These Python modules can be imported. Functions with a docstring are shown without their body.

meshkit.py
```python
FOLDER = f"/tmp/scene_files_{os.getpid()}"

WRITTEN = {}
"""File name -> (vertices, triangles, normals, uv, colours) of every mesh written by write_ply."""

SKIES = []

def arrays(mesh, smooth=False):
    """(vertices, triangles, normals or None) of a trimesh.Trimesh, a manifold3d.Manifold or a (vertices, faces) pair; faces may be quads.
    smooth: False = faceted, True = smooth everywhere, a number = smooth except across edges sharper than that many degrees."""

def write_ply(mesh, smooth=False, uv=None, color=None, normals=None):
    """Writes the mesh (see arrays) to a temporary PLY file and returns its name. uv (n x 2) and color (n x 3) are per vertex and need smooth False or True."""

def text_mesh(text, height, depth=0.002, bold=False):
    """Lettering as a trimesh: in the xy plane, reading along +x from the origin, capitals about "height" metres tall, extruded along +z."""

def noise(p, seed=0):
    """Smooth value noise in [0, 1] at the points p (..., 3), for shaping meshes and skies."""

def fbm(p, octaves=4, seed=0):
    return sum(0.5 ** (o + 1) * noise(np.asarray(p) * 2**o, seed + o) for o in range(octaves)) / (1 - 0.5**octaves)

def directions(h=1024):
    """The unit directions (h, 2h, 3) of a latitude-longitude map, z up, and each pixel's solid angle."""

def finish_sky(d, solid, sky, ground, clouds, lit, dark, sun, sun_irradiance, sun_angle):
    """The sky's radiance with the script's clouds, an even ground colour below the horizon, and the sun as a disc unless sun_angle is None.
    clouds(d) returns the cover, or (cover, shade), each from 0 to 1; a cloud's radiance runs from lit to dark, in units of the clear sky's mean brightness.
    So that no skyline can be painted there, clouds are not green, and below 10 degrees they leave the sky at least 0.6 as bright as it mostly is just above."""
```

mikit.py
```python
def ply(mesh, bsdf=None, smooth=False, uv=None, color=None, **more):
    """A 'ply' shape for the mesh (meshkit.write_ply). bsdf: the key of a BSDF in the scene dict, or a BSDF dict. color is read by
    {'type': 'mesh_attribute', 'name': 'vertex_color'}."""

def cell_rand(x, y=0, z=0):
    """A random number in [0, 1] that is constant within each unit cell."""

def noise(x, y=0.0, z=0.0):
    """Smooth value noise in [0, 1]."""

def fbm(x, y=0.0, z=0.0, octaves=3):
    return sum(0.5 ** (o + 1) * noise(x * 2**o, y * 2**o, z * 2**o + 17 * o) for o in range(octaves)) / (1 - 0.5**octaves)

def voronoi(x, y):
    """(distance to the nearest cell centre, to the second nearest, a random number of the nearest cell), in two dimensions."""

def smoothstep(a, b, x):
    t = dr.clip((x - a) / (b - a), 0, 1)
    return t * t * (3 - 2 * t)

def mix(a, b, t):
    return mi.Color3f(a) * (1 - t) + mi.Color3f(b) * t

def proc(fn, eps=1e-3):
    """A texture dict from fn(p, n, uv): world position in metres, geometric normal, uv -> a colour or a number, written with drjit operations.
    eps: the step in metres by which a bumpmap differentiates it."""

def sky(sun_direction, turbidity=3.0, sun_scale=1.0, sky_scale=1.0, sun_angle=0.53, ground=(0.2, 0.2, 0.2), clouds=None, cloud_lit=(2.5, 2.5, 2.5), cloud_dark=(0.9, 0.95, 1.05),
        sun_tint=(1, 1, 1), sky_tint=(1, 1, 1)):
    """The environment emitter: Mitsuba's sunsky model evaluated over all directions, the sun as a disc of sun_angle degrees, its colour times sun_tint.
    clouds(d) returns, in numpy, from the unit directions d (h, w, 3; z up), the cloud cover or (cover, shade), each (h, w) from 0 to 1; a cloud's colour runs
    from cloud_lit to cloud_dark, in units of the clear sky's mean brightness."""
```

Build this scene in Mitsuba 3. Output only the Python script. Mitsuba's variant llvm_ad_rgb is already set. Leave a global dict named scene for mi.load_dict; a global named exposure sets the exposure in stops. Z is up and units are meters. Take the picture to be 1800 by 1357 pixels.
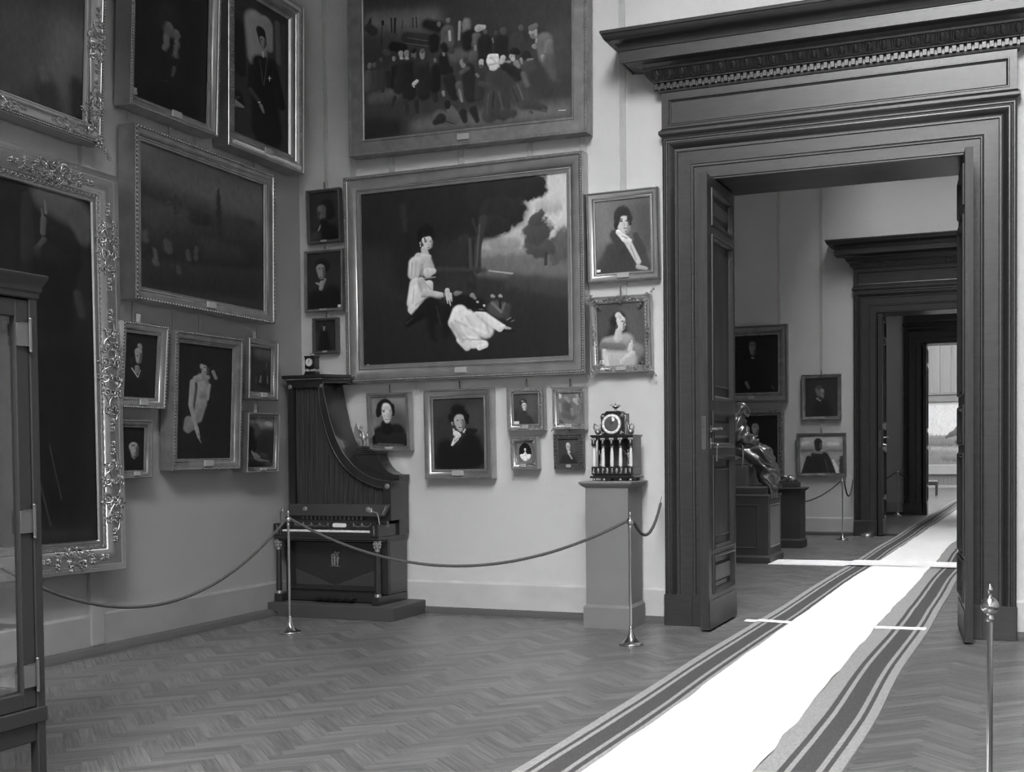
import math
import numpy as np
import trimesh
import drjit as dr
import mitsuba as mi
import mikit
import meshkit
import manifold3d as m3
from mikit import noise, fbm, smoothstep, mix, cell_rand, proc
from shapely.geometry import Polygon, box as sbox

T = mi.ScalarTransform4f
PI = math.pi
scene, labels = {'type': 'scene'}, {}

# ---------------------------------------------------------------- camera, lights, exposure
# x runs along the door wall, y into the enfilade, z up. A plate camera with a risen front, 1.42 m above the floor.
FOCAL, CX, CY = 2188.3, 887.0, 858.3
PITCH, ROLL, YAW = 0.02983, -0.01072, 0.4042


def camera_axes():
    c, s = math.cos(YAW), math.sin(YAW)
    ry = np.array([[c, 0, s], [0, 1, 0], [-s, 0, c]])
    c, s = math.cos(PITCH), math.sin(PITCH)
    rx = np.array([[1, 0, 0], [0, c, -s], [0, s, c]])
    c, s = math.cos(ROLL), math.sin(ROLL)
    rz = np.array([[c, -s, 0], [s, c, 0], [0, 0, 1]])
    return rz @ rx @ ry @ np.array([[1, 0, 0], [0, 0, -1], [0, 1, 0.0]])     # rows: right, down, forward


ax = camera_axes()
cam = np.eye(4)
cam[:3, 0], cam[:3, 1], cam[:3, 2], cam[:3, 3] = -ax[0], -ax[1], ax[2], (0, 0, 1.42)
scene['camera'] = {'type': 'perspective', 'fov': math.degrees(2 * math.atan(900 / FOCAL)), 'fov_axis': 'x',
                   'principal_point_offset_x': -(CX - 900) / 1800, 'principal_point_offset_y': -(CY - 678.5) / 1357,
                   'near_clip': 0.05, 'far_clip': 200, 'to_world': T(cam)}
exposure = 0.24

# the rooms are lit from above through glass: the first two from the top of wells added to shade the walls,
# the others by laylights in their ceilings. The near glass glows more strongly at its far end.
CEIL = 7.2
LAYLIGHTS = [   # name, x0, x1, y0, y1, z of the glass, radiance
    ('ceiling_laylight', -2.7, 1.7, -7.6, 7.6, 10.8, 1.0),
    ('ceiling_laylight_001', -2.3, 0.1, 11.2, 19.1, 12.0, 19.0),
    ('ceiling_laylight_002', -2.0, 1.6, 22.4, 26.2, CEIL + .15, 1.0),
    ('ceiling_laylight_003', -5.5, 3.0, 29.5, 43.5, CEIL + .15, 3.4),
]
LANTERN = (2.6, 34.5, 0.6)      # radiance of the near part, of the far part, raised to brighten the upper door wall, and where they meet


# ---------------------------------------------------------------- mesh helpers
class MB:
    """Collects vertices and triangles for one mesh."""

    def __init__(self):
        self.v, self.f, self.n = [], [], 0

    def add(self, v, f):
        v, f = np.asarray(v, float), np.asarray(f, int)
        if f.shape[1] == 4:
            f = np.vstack([f[:, [0, 1, 2]], f[:, [0, 2, 3]]])
        self.v.append(v)
        self.f.append(f + self.n)
        self.n += len(v)
        return self

    def mesh(self):
        return trimesh.Trimesh(np.vstack(self.v), np.vstack(self.f), process=False)

    def box(self, x0, x1, y0, y1, z0, z1, c=0.0):
        if c <= 0:
            v = np.array([[x, y, z] for x in (x0, x1) for y in (y0, y1) for z in (z0, z1)])
            f = [[0, 1, 3, 2], [4, 6, 7, 5], [0, 4, 5, 1], [2, 3, 7, 6], [0, 2, 6, 4], [1, 5, 7, 3]]
            return self.add(v, f)
        c = min(c, 0.45 * min(abs(x1 - x0), abs(y1 - y0), abs(z1 - z0)))
        P = []
        for x, sx in ((x0, 1), (x1, -1)):
            for y, sy in ((y0, 1), (y1, -1)):
                for z, sz in ((z0, 1), (z1, -1)):
                    P += [[x, y + sy * c, z + sz * c], [x + sx * c, y, z + sz * c], [x + sx * c, y + sy * c, z]]
        h = trimesh.convex.convex_hull(np.array(P))
        return self.add(h.vertices, h.faces)

    def loft(self, rows, closed=False, wrap=False):
        """rows: (R, N, 3). closed joins the last point of a row to its first, wrap the last row to the first."""
        rows = np.asarray(rows, float)
        R, N = rows.shape[:2]
        i, j = np.meshgrid(np.arange(R if wrap else R - 1), np.arange(N if closed else N - 1), indexing='ij')
        i2, j2 = (i + 1) % R, (j + 1) % N
        q = np.stack([i * N + j, i * N + j2, i2 * N + j2, i2 * N + j], -1).reshape(-1, 4)
        return self.add(rows.reshape(-1, 3), q)

    def lathe(self, prof, n=24, o=(0, 0, 0)):
        a = np.arange(n) * 2 * PI / n
        p = np.asarray(prof, float)
        rows = np.stack([p[:, :1] * np.cos(a), p[:, :1] * np.sin(a), np.repeat(p[:, 1:], n, 1)], -1) + np.asarray(o, float)
        return self.loft(rows, closed=True)

    def tube(self, pts, r, n=8, cap=True):
        p = np.asarray(pts, float)
        t = np.gradient(p, axis=0)
        t /= np.linalg.norm(t, axis=1, keepdims=True) + 1e-12
        a = np.cross(t[0], [0, 0, 1.0] if abs(t[0][2]) < 0.9 else [1.0, 0, 0])
        A = []
        for k in t:
            a = a - k * (a @ k)
            a /= np.linalg.norm(a) + 1e-12
            A.append(a)
        A = np.array(A)
        B = np.cross(t, A)
        ang = np.arange(n) * 2 * PI / n
        r = np.broadcast_to(np.asarray(r, float), (len(p),))
        rows = p[:, None] + r[:, None, None] * (np.cos(ang)[None, :, None] * A[:, None] + np.sin(ang)[None, :, None] * B[:, None])
        self.loft(rows, closed=True)
        if cap:
            for row, c in ((rows[0], p[0]), (rows[-1], p[-1])):
                self.add(np.vstack([row, c[None]]), [[k, (k + 1) % n, n] for k in range(n)])
        return self

    def blob(self, c, r, n=8, m=5, rot=None):
        """an ellipsoid with radii r"""
        th = np.linspace(0, PI, m + 1)[1:-1]
        ph = np.arange(n) * 2 * PI / n
        ring = np.stack([np.sin(th)[:, None] * np.cos(ph), np.sin(th)[:, None] * np.sin(ph), np.repeat(np.cos(th)[:, None], n, 1)], -1)
        v = np.vstack([ring.reshape(-1, 3), [[0, 0, 1], [0, 0, -1]]]) * np.asarray(r, float)
        if rot is not None:
            v = v @ np.asarray(rot).T
        f = []
        for i in range(len(th) - 1):
            for j in range(n):
                j2 = (j + 1) % n
                f += [[i * n + j, (i + 1) * n + j, (i + 1) * n + j2], [i * n + j, (i + 1) * n + j2, i * n + j2]]
        k = (len(th) - 1) * n
        for j in range(n):
            f += [[len(v) - 2, j, (j + 1) % n], [len(v) - 1, k + (j + 1) % n, k + j]]
        return self.add(v + np.asarray(c, float), f)

    def extrude(self, poly, a, b, plane='xz'):
        """a shapely polygon thickened from a to b along the axis that its plane leaves out"""
        for g in getattr(poly, 'geoms', [poly]):
            if g.is_empty:
                continue
            m = trimesh.creation.extrude_polygon(g, 1.0, engine='earcut')
            v = np.array(m.vertices)
            t = a + (b - a) * v[:, 2]
            v = {'xz': np.stack([v[:, 0], t, v[:, 1]], 1), 'xy': np.stack([v[:, 0], v[:, 1], t], 1), 'yz': np.stack([t, v[:, 0], v[:, 1]], 1)}[plane]
            self.add(v, m.faces)
        return self


def xf(mesh, R, o):
    return trimesh.Trimesh(np.asarray(mesh.vertices) @ np.asarray(R).T + np.asarray(o), mesh.faces, process=False)


def rotz(a):
    c, s = math.cos(a), math.sin(a)
    return np.array([[c, -s, 0], [s, c, 0], [0, 0, 1.0]])


def number(key):
    if key not in USED:
        USED.add(key)
        return key
    n = 1
    while f'{key}_{n:03d}' in USED:
        n += 1
    USED.add(f'{key}_{n:03d}')
    return f'{key}_{n:03d}'


USED = set()


def thing(name, label, cat, group=None):
    key = number(name)
    labels[key] = {'label': label, 'category': cat}
    if group:
        labels[key]['group'] = group
    return key


def part(holder, name, mesh, mat, smooth=35, label=None, kind=None, uv=None, **more):
    """one entry under a thing, a part or a piece of the setting; mesh may also be a finished shape dict"""
    key = number(f'{holder}__{name}')
    scene[key] = dict(mesh) if isinstance(mesh, dict) else mikit.ply(mesh.mesh() if isinstance(mesh, MB) else mesh, mat, smooth=smooth, uv=uv, **more)
    if label or kind:
        labels[key] = {}
        if label:
            labels[key]['label'] = label
        if kind:
            labels[key]['kind'] = kind
    return key


def solo(name, label, cat, mesh, mat, smooth=35, group=None, **more):
    key = thing(name, label, cat, group)
    scene[key] = mikit.ply(mesh.mesh() if isinstance(mesh, MB) else mesh, mat, smooth=smooth, **more)
    return key


def struct(name, mesh, mat, smooth=False, **more):
    key = number(name)
    labels[key] = {'kind': 'structure'}
    if mesh is not None:
        scene[key] = mikit.ply(mesh.mesh() if isinstance(mesh, MB) else mesh, mat, smooth=smooth, **more)
    return key


# ---------------------------------------------------------------- materials (the photograph is black and white: greys only)
def grey(g):
    return {'type': 'rgb', 'value': [g, g, g]}


def mat(key, base, rough=0.5, spec=0.5, metallic=0.0, coat=0.0, sheen=0.0, bump=None, bump_scale=0.001):
    b = {'type': 'principled', 'base_color': grey(base) if not isinstance(base, dict) else base, 'roughness': rough, 'metallic': metallic,
         'specular': spec, 'clearcoat': coat, 'clearcoat_gloss': 0.9}
    if sheen:
        b['sheen'] = sheen
    if bump is not None:
        b = {'type': 'bumpmap', 'nested_texture': bump, 'scale': bump_scale, 'nested_bsdf': b}
    scene[key] = {'type': 'twosided', 'nested_bsdf': b}


def wall_tone(p, n, uv):
    a = fbm(p.x * 0.9 + p.y * 0.9, p.z * 0.8, 3.0, octaves=3)
    b = noise(p.x * 90 + p.y * 90, p.z * 25, 1.0)
    return mi.Color3f(0.52 * (0.93 + 0.12 * a + 0.02 * b))


def left_wall_shade_tone(p, n, uv):
    return wall_tone(p, n, uv) * 0.56  # the wall paint darkened to stand for the dim light on this side


def left_dado_shade_tone(p, n, uv):
    return dado_tone(p, n, uv) * 0.52  # dado colour with the shade of the left side put in


def dado_tone(p, n, uv):
    a = fbm(p.x * 3 + p.y * 3, p.z * 5, 7.0, octaves=4)
    return mi.Color3f(0.48 * (0.82 + 0.3 * a))


def wood_tone(p, n, uv):
    a = fbm(p.x * 2.2 + p.y * 7, p.z * 2.2, p.y * 3 + 5.0, octaves=3)
    g = fbm(p.x * 9 + p.y * 60, p.z * 75, p.x * 2.0, octaves=2)
    return mi.Color3f(0.022 * (0.6 + 0.45 * a + 0.4 * g))


def door_tone(p, n, uv):
    a = fbm(p.x * 8 + p.y * 5, p.z * 1.6, 2.0, octaves=3)
    g = fbm(p.y * 70 + p.x * 60, p.z * 5, 8.0, octaves=2)
    return mi.Color3f(0.022 * (0.6 + 0.45 * a + 0.4 * g))


def floor_tone(p, n, uv):
    k = dr.floor(uv.y)
    fr = uv.y - k
    t = 0.82 + 0.32 * cell_rand(k, 3)
    g = fbm(uv.x * 5 + k * 7.3, fr * 8 + k * 3.7, k, octaves=3)
    w = fbm(p.x * 0.8, p.y * 0.8, 11.0, octaves=3)
    return mi.Color3f(0.095 * t * (0.68 + 0.62 * g) * (0.75 + 0.5 * w))


def far_floor_tone(p, n, uv):
    q = (p.x + p.y) * 13.0
    k = cell_rand(dr.floor(q), dr.floor((p.x - p.y) * 2.8))
    return mi.Color3f(0.11 * (0.8 + 0.4 * k))


def gilt_tone(p, n, uv):
    a = fbm(p.x * 9 + p.y * 9, p.z * 9, p.y * 5.0, octaves=4)
    return mi.Color3f(0.41 * (0.72 + 0.56 * a))


def dark_gilt_tone(p, n, uv):
    a = fbm(p.x * 14 + p.y * 14, p.z * 14, p.y * 5.0, octaves=4)
    return mi.Color3f(0.20 * (0.6 + 0.8 * a))


def carpet_tone(p, n, uv):
    """the woven stripes run along y; uv.x is the distance from the left edge in metres"""
    s = uv.x + 0.004 * (noise(p.y * 3.0, 1.0) - 0.5) + 0.0015 * (noise(p.y * 40.0, 2.0) - 0.5)
    s = dr.select(s > 0.672, 1.345 - s, s)

    def band(a, b):
        return smoothstep(a - 0.002, a + 0.002, s) * (1 - smoothstep(b - 0.002, b + 0.002, s))

    d = band(0.052, 0.076) + band(0.103, 0.206) + band(0.232, 0.262)
    weave = 0.82 + 0.36 * noise(p.x * 160, p.y * 160, 1.0)
    return mix(0.20, 0.055, dr.minimum(d, 1.0)) * weave


def linen_tone(p, n, uv):
    return mi.Color3f(0.58 * (0.94 + 0.08 * fbm(p.x * 3, p.y * 1.2, 4.0, octaves=3) + 0.02 * noise(p.x * 20, p.y * 90)))


def plinth_tone(p, n, uv):
    return mi.Color3f(0.17 * (0.9 + 0.2 * fbm(p.x * 4 + p.y * 4, p.z * 3, 1.0, octaves=3)))


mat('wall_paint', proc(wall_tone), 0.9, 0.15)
mat('left_wall_shaded', proc(left_wall_shade_tone), 0.9, 0.15)
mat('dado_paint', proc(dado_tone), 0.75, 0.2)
mat('left_dado_shaded', proc(left_dado_shade_tone), 0.75, 0.2)
mat('left_batten_shaded', 0.26, 0.7, 0.25)  # batten colour darkened for the shade on the left wall
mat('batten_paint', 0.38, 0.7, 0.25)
mat('skirting_wood', 0.075, 0.6, 0.3)
mat('ceiling_paint', 0.45, 0.9, 0.1)
mat('portal_wood', proc(wood_tone), 0.32, 0.75)
mat('door_wood', proc(door_tone), 0.38, 0.5)
mat('floor_wood', proc(floor_tone), 0.36, 0.45)
mat('far_floor_wood', proc(far_floor_tone), 0.3, 0.5)
mat('floor_gap', 0.03, 0.8, 0.1)
mat('gilt', proc(gilt_tone), 0.33, 0.5, metallic=0.85)
mat('dark_gilt', proc(dark_gilt_tone), 0.42, 0.5, metallic=0.45)
mat('pale_gilt', 0.46, 0.30, 0.5, metallic=0.95)
mat('bright_gilt', 0.62, 0.28, 0.5, metallic=0.8)
mat('frame_wood', 0.06, 0.35, 0.5)
mat('frame_side', 0.07, 0.6, 0.3)
mat('dull_brass', 0.22, 0.35, 0.5, metallic=0.9)
mat('brass', 0.62, 0.17, 0.5, metallic=1.0)
mat('bronze', 0.20, 0.30, 0.6, metallic=0.75)
mat('piano_wood', 0.016, 0.2, 0.5, coat=0.5)
mat('piano_wood_light', 0.035, 0.25, 0.5, coat=0.4)
mat('piano_cloth', 0.035, 0.95, 0.05, sheen=0.3)
mat('platform_wood', 0.05, 0.5, 0.4)
mat('ivory', 0.75, 0.3, 0.5)
mat('black_lacquer', 0.012, 0.25, 0.5)
mat('ormolu', 0.40, 0.3, 0.5, metallic=0.8)
mat('plinth_paint', proc(plinth_tone), 0.8, 0.2)
mat('dark_plinth_paint', 0.045, 0.7, 0.3)
mat('statue_plinth_wood', 0.05, 0.5, 0.4)
mat('statue_plinth_lit_panel', 0.16, 0.5, 0.4)  # plinth wood coloured lighter, as if lit from the right
mat('rope', 0.085, 0.9, 0.1)
mat('plate', 0.33, 0.5, 0.3)
mat('card', 0.7, 0.7, 0.2)
mat('carpet', proc(carpet_tone), 1.0, 0.05)
mat('linen', proc(linen_tone), 1.0, 0.05)
mat('tape', 0.72, 0.95, 0.05)
mat('case_wood', 0.02, 0.45, 0.4)
mat('porcelain', 0.62, 0.2, 0.5)
mat('end_wall_paint', 0.5, 0.9, 0.1)
mat('drapery', 0.34, 0.9, 0.05)
mat('wainscot', 0.26, 0.6, 0.3)
mat('leather', 0.12, 0.4, 0.5)
scene['pane_glass'] = {'type': 'thindielectric'}
scene['frosted_glass'] = {'type': 'twosided', 'nested_bsdf': {'type': 'diffuse', 'reflectance': grey(0.5)}}

# ---------------------------------------------------------------- the setting: four rooms in a row
XL, XR, YB, YF = -6.22, 3.30, 9.83, -8.4          # left wall, right wall, door wall and front wall of the near room
Y1, Y2, Y2B, Y3, Y3B, YE = 10.42, 20.66, 21.20, 27.28, 27.85, 45.0
PORTALS = [(-2.765, 9.75), (-2.700, 20.58), (-2.560, 27.20)]     # outer left edge and front face of each portal's architrave
PW, PH, AW = 2.63, 3.912, 0.36                       # outer width, outer height, width of the architrave


def wall_with_opening(name, y0, y1, x0):
    poly = sbox(XL - 0.3, 0, XR + 0.3, CEIL).difference(sbox(x0 + AW - 0.03, -1, x0 + PW - AW + 0.03, PH - AW + 0.03))
    return struct(name, MB().extrude(poly, y0, y1), 'wall_paint')


wall_back = wall_with_opening('wall_back', YB, Y1, PORTALS[0][0])
wall_back_001 = wall_with_opening('wall_back', Y2, Y2B, PORTALS[1][0])
wall_back_002 = wall_with_opening('wall_back', Y3, Y3B, PORTALS[2][0])
wall_left = struct('wall_left', MB().box(XL - 0.3, XL, YF, YB, 0, CEIL), 'left_wall_shaded')
struct('wall_left', MB().box(XL - 0.3, XL, Y1, Y2, 0, CEIL), 'wall_paint')
struct('wall_left', MB().box(XL - 0.3, XL, Y2B, Y3, 0, CEIL), 'wall_paint')
struct('wall_left', MB().box(XL - 0.3, XL, Y3B, YE, 0, CEIL), 'end_wall_paint')
struct('wall_right', MB().box(XR, XR + 0.3, YF, YE, 0, CEIL), 'wall_paint')
struct('wall_front', MB().box(XL - 0.3, XR + 0.3, YF - .4, YF, 0, CEIL), 'wall_paint')
wall_end = struct('wall_end', MB().box(XL - 0.3, XR + 0.3, YE, YE + 0.3, 0, CEIL), 'end_wall_paint')

# ceilings with their laylights: a coved plaster ceiling round a sunk glass
cm = sbox(XL - 0.3, YF - .4, XR + 0.3, YE + 0.3)
for _, x0, x1, y0, y1, z, _ in LAYLIGHTS:
    cm = cm.difference(sbox(x0, y0, x1, y1))
struct('ceiling', MB().extrude(cm, CEIL, CEIL + 0.2, 'xy'), 'ceiling_paint')
for name, x0, x1, y0, y1, z, rad in LAYLIGHTS:
    t = thing(name, {'ceiling_laylight': 'large glazed ceiling light over the near room with the upright piano',
                     'ceiling_laylight_001': 'glazed ceiling light over the room with the bronze statue',
                     'ceiling_laylight_002': 'small glazed ceiling light over the third room of the row',
                     'ceiling_laylight_003': 'bright glazed ceiling light over the far hall with the horse painting'}[name], 'skylight')
    for ya, yb, q in ([(y0, LANTERN[2], LANTERN[1]), (LANTERN[2], y1, LANTERN[0])] if name == 'ceiling_laylight' else [(y0, y1, rad)]):
        g = MB().add([[x0, ya, z], [x0, yb, z], [x1, yb, z], [x1, ya, z]], [[0, 1, 2, 3]])
        part(t, 'glass', g, 'frosted_glass', False, emitter={'type': 'area', 'radiance': grey(q)})
    fr = MB()
    nx, ny = max(2, round((x1 - x0) / 1.4)), max(2, round((y1 - y0) / 1.4))
    for i in range(nx + 1):
        x = x0 + (x1 - x0) * i / nx
        fr.box(x - 0.03, x + 0.03, y0, y1, z - .13, z - .03)
    for i in range(ny + 1):
        y = y0 + (y1 - y0) * i / ny
        fr.box(x0, x1, y - 0.03, y + 0.03, z - .13, z - .03)
    part(t, 'glazing_bars', fr, 'ceiling_paint', False)
    if z > CEIL + 1:  # unseen shafts, added to keep light off the left corner and walls
        part(t, 'light_well', MB().box(x0 - .1, x0, y0 - .1, y1 + .1, CEIL + .01, z + .05).box(x1, x1 + .1, y0 - .1, y1 + .1, CEIL + .01, z + .05)
             .box(x0, x1, y0 - .1, y0, CEIL + .01, z + .05).box(x0, x1, y1, y1 + .1, CEIL + .01, z + .05), 'ceiling_paint', False)

# ---- floor: herringbone oak; the 300 nearest blocks are parts, the others one part
floor = struct('floor', MB().box(XL - 0.3, XR + 0.3, YF - .4, Y2B, -0.2, -0.004), 'floor_gap')
part(floor, 'far_boards', MB().box(XL - 0.3, XR + 0.3, Y2B, YE + 0.3, -0.2, 0.0), 'far_floor_wood', False)
BL, BW = 0.3575, 0.0765
s2 = math.sqrt(0.5)


def blocks(x0, x1, y0, y1):
    out = []
    room = sbox(x0, y0, x1, y1)
    nk = int((y1 - y0) / (BW * 2 * s2)) + 20
    nj = int((x1 - x0) / (BL * 2 * s2)) + 2
    ox, oy = XL - 0.08, y0 - 0.1
    for j in range(-2, nj + 1):
        for k in range(-12, nk):
            for dirn in (0, 1):
                if dirn == 0:
                    p0, p1, q0, q1 = k * BW, k * BW + BL, k * BW, (k + 1) * BW
                else:
                    p0, p1, q0, q1 = (k - 1) * BW, k * BW, k * BW, k * BW + BL
                g = 0.0006
                c = np.array([[p0 + g, q0 + g], [p1 - g, q0 + g], [p1 - g, q1 - g], [p0 + g, q1 - g]])
                P = np.stack([(c[:, 0] - c[:, 1]) * s2 + ox + j * BL * 2 * s2, (c[:, 0] + c[:, 1]) * s2 + oy], 1)
                if P[:, 0].max() < x0 or P[:, 0].min() > x1 or P[:, 1].max() < y0 or P[:, 1].min() > y1:
                    continue
                uv = np.array([[0, 0], [BL, 0], [BL, .92], [0, .92]]) if dirn == 0 else np.array([[0, .92], [0, 0], [BL, 0], [BL, .92]])
                cut = P[:, 0].min() < x0 or P[:, 0].max() > x1 or P[:, 1].min() < y0 or P[:, 1].max() > y1
                out.append((P, uv, cut, room))
    return out


frng = np.random.default_rng(5)


def block_mesh(P, uv, cut, room, idx):
    z = frng.uniform(0, 0.0005, 4) * 0.6
    tu, tv = frng.uniform(0, 3), float(idx)
    if cut:
        g = Polygon(P).intersection(room)
        if g.is_empty or g.area < 1e-5 or g.geom_type != 'Polygon':
            return None
        Q = np.array(g.exterior.coords)[:-1]
        A = np.c_[P, np.ones(4)]
        U = np.c_[Q, np.ones(len(Q))] @ np.linalg.lstsq(A, uv, rcond=None)[0]
        z = np.zeros(len(Q))
    else:
        Q, U = P, uv
    n = len(Q)
    U = np.clip(U, [0, 0.02], [9, 0.97])
    top = np.c_[Q, z]
    bot = np.c_[Q, np.full(n, -0.012)]
    v = np.vstack([top, bot])
    f = [[0, i, i + 1] for i in range(1, n - 1)]
    for i in range(n):
        i2 = (i + 1) % n
        f += [[i, n + i, n + i2], [i, n + i2, i2]]
    return v, np.array(f), np.vstack([U, U]) + [tu, tv]


near = blocks(XL + 0.1, 0.9, 3.1, YB - 0.03)
cdist = [np.linalg.norm(P.mean(0)) + 0.35 * abs(P.mean(0)[0] + 0.43 * P.mean(0)[1]) for P, *_ in near]
visible = [i for i in np.argsort(cdist) if near[i][0][:, 1].mean() > 3.9 - 0.0 and near[i][0][:, 0].mean() < -0.1
           and not (-1.98 < near[i][0][:, 0].mean() < -0.92) and near[i][0][:, 0].mean() > -0.98 * near[i][0][:, 1].mean() + 0.1]
chosen = set(visible[:300])
V, F, U, nv = [], [], [], 0
for i, b in enumerate(near + blocks(XL + 0.05, XR - 0.02, YB - 0.03, Y2 - 0.02)):
    m = block_mesh(*b, i)
    if m is None:
        continue
    if i in chosen:
        part(floor, 'parquet_block', trimesh.Trimesh(m[0], m[1], process=False), 'floor_wood', False, uv=m[2])
    else:
        V.append(m[0])
        F.append(m[1] + nv)
        U.append(m[2])
        nv += len(m[0])
part(floor, 'parquet', trimesh.Trimesh(np.vstack(V), np.vstack(F), process=False), 'floor_wood', False, uv=np.vstack(U), kind='stuff')

# ---- plaster dado and skirting mouldings

def skirting(name, run, wall_ax, w, sgn, m='dado_paint', depth=0.020, foot=0.10, foot_h=0.055):
    """run: from, to along the wall; the wall stands at w and the room lies on its sgn side"""
    a, b = run

    def rows(prof):
        return [[(a, w + sgn * d, z) if wall_ax == 'y' else (w + sgn * d, a, z), (b, w + sgn * d, z) if wall_ax == 'y' else (w + sgn * d, b, z)] for d, z in prof]

    key = struct(name, MB().loft(rows([(0.0, 0.291), (depth * .3, 0.288), (depth, 0.270), (depth, foot_h)])), m)
    part(key, 'foot_moulding', MB().loft(rows([(depth, foot_h + .004), (foot * .55, foot_h), (foot * .8, foot_h * .86), (foot * .93, foot_h * .55), (foot, foot_h * .3), (foot, 0)])), 'skirting_wood', 35)
    return key


bb = skirting('baseboard_left', (YF, YB), 'x', XL, 1, 'left_dado_shaded')
skirting('baseboard_back', (XL, PORTALS[0][0] + 0.01), 'y', YB, -1, foot=0.045)
skirting('baseboard_back', (PORTALS[0][0] + PW, XR), 'y', YB, -1, foot=0.045)
skirting('baseboard_back', (XL, PORTALS[1][0] + 0.01), 'y', Y2, -1, foot=0.035)
skirting('baseboard_back', (XL, PORTALS[2][0] + 0.01), 'y', Y3, -1, foot=0.035)

# ---- hanging battens screwed to the walls (parts of the walls)
for x, w, z0, z1 in ((-5.925, .036, 2.6, 8.0), (-3.117, .05, 2.2, 8.0), (-5.646, .055, 2.2, 6.0), (-5.254, .05, 2.2, 6.0), (-4.576, .055, 2.2, 6.0), (-3.933, .045, 2.2, 6.0), (-3.462, .055, 2.2, 6.0)):
    b = MB()
    b.box(x - w / 2, x + w / 2, YB - 0.014, YB, z0, z1, 0.003)
    b.box(x - w / 2 + w * .3, x - w / 2 + w * .4, YB - 0.017, YB - .013, z0, z1)
    b.box(x + w / 2 - w * .4, x + w / 2 - w * .3, YB - 0.017, YB - .013, z0, z1)
    part(wall_back, 'batten', b, 'batten_paint', False)
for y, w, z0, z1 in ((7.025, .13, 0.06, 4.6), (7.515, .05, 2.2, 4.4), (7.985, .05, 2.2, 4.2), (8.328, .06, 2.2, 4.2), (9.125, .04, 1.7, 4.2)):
    part(wall_left, 'batten', MB().box(XL, XL + (.035 if w > .1 else .014), y - w / 2, y + w / 2, z0, z1, 0.003), 'left_batten_shaded', False)
for x, w, z0, z1 in ((-3.897, .045, 2.0, 8.0), (-3.22, .045, 1.6, 8.0)):
    part(wall_back_001, 'batten', MB().box(x - w / 2, x + w / 2, Y2 - 0.014, Y2, z0, z1, 0.003), 'batten_paint', False)


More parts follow.
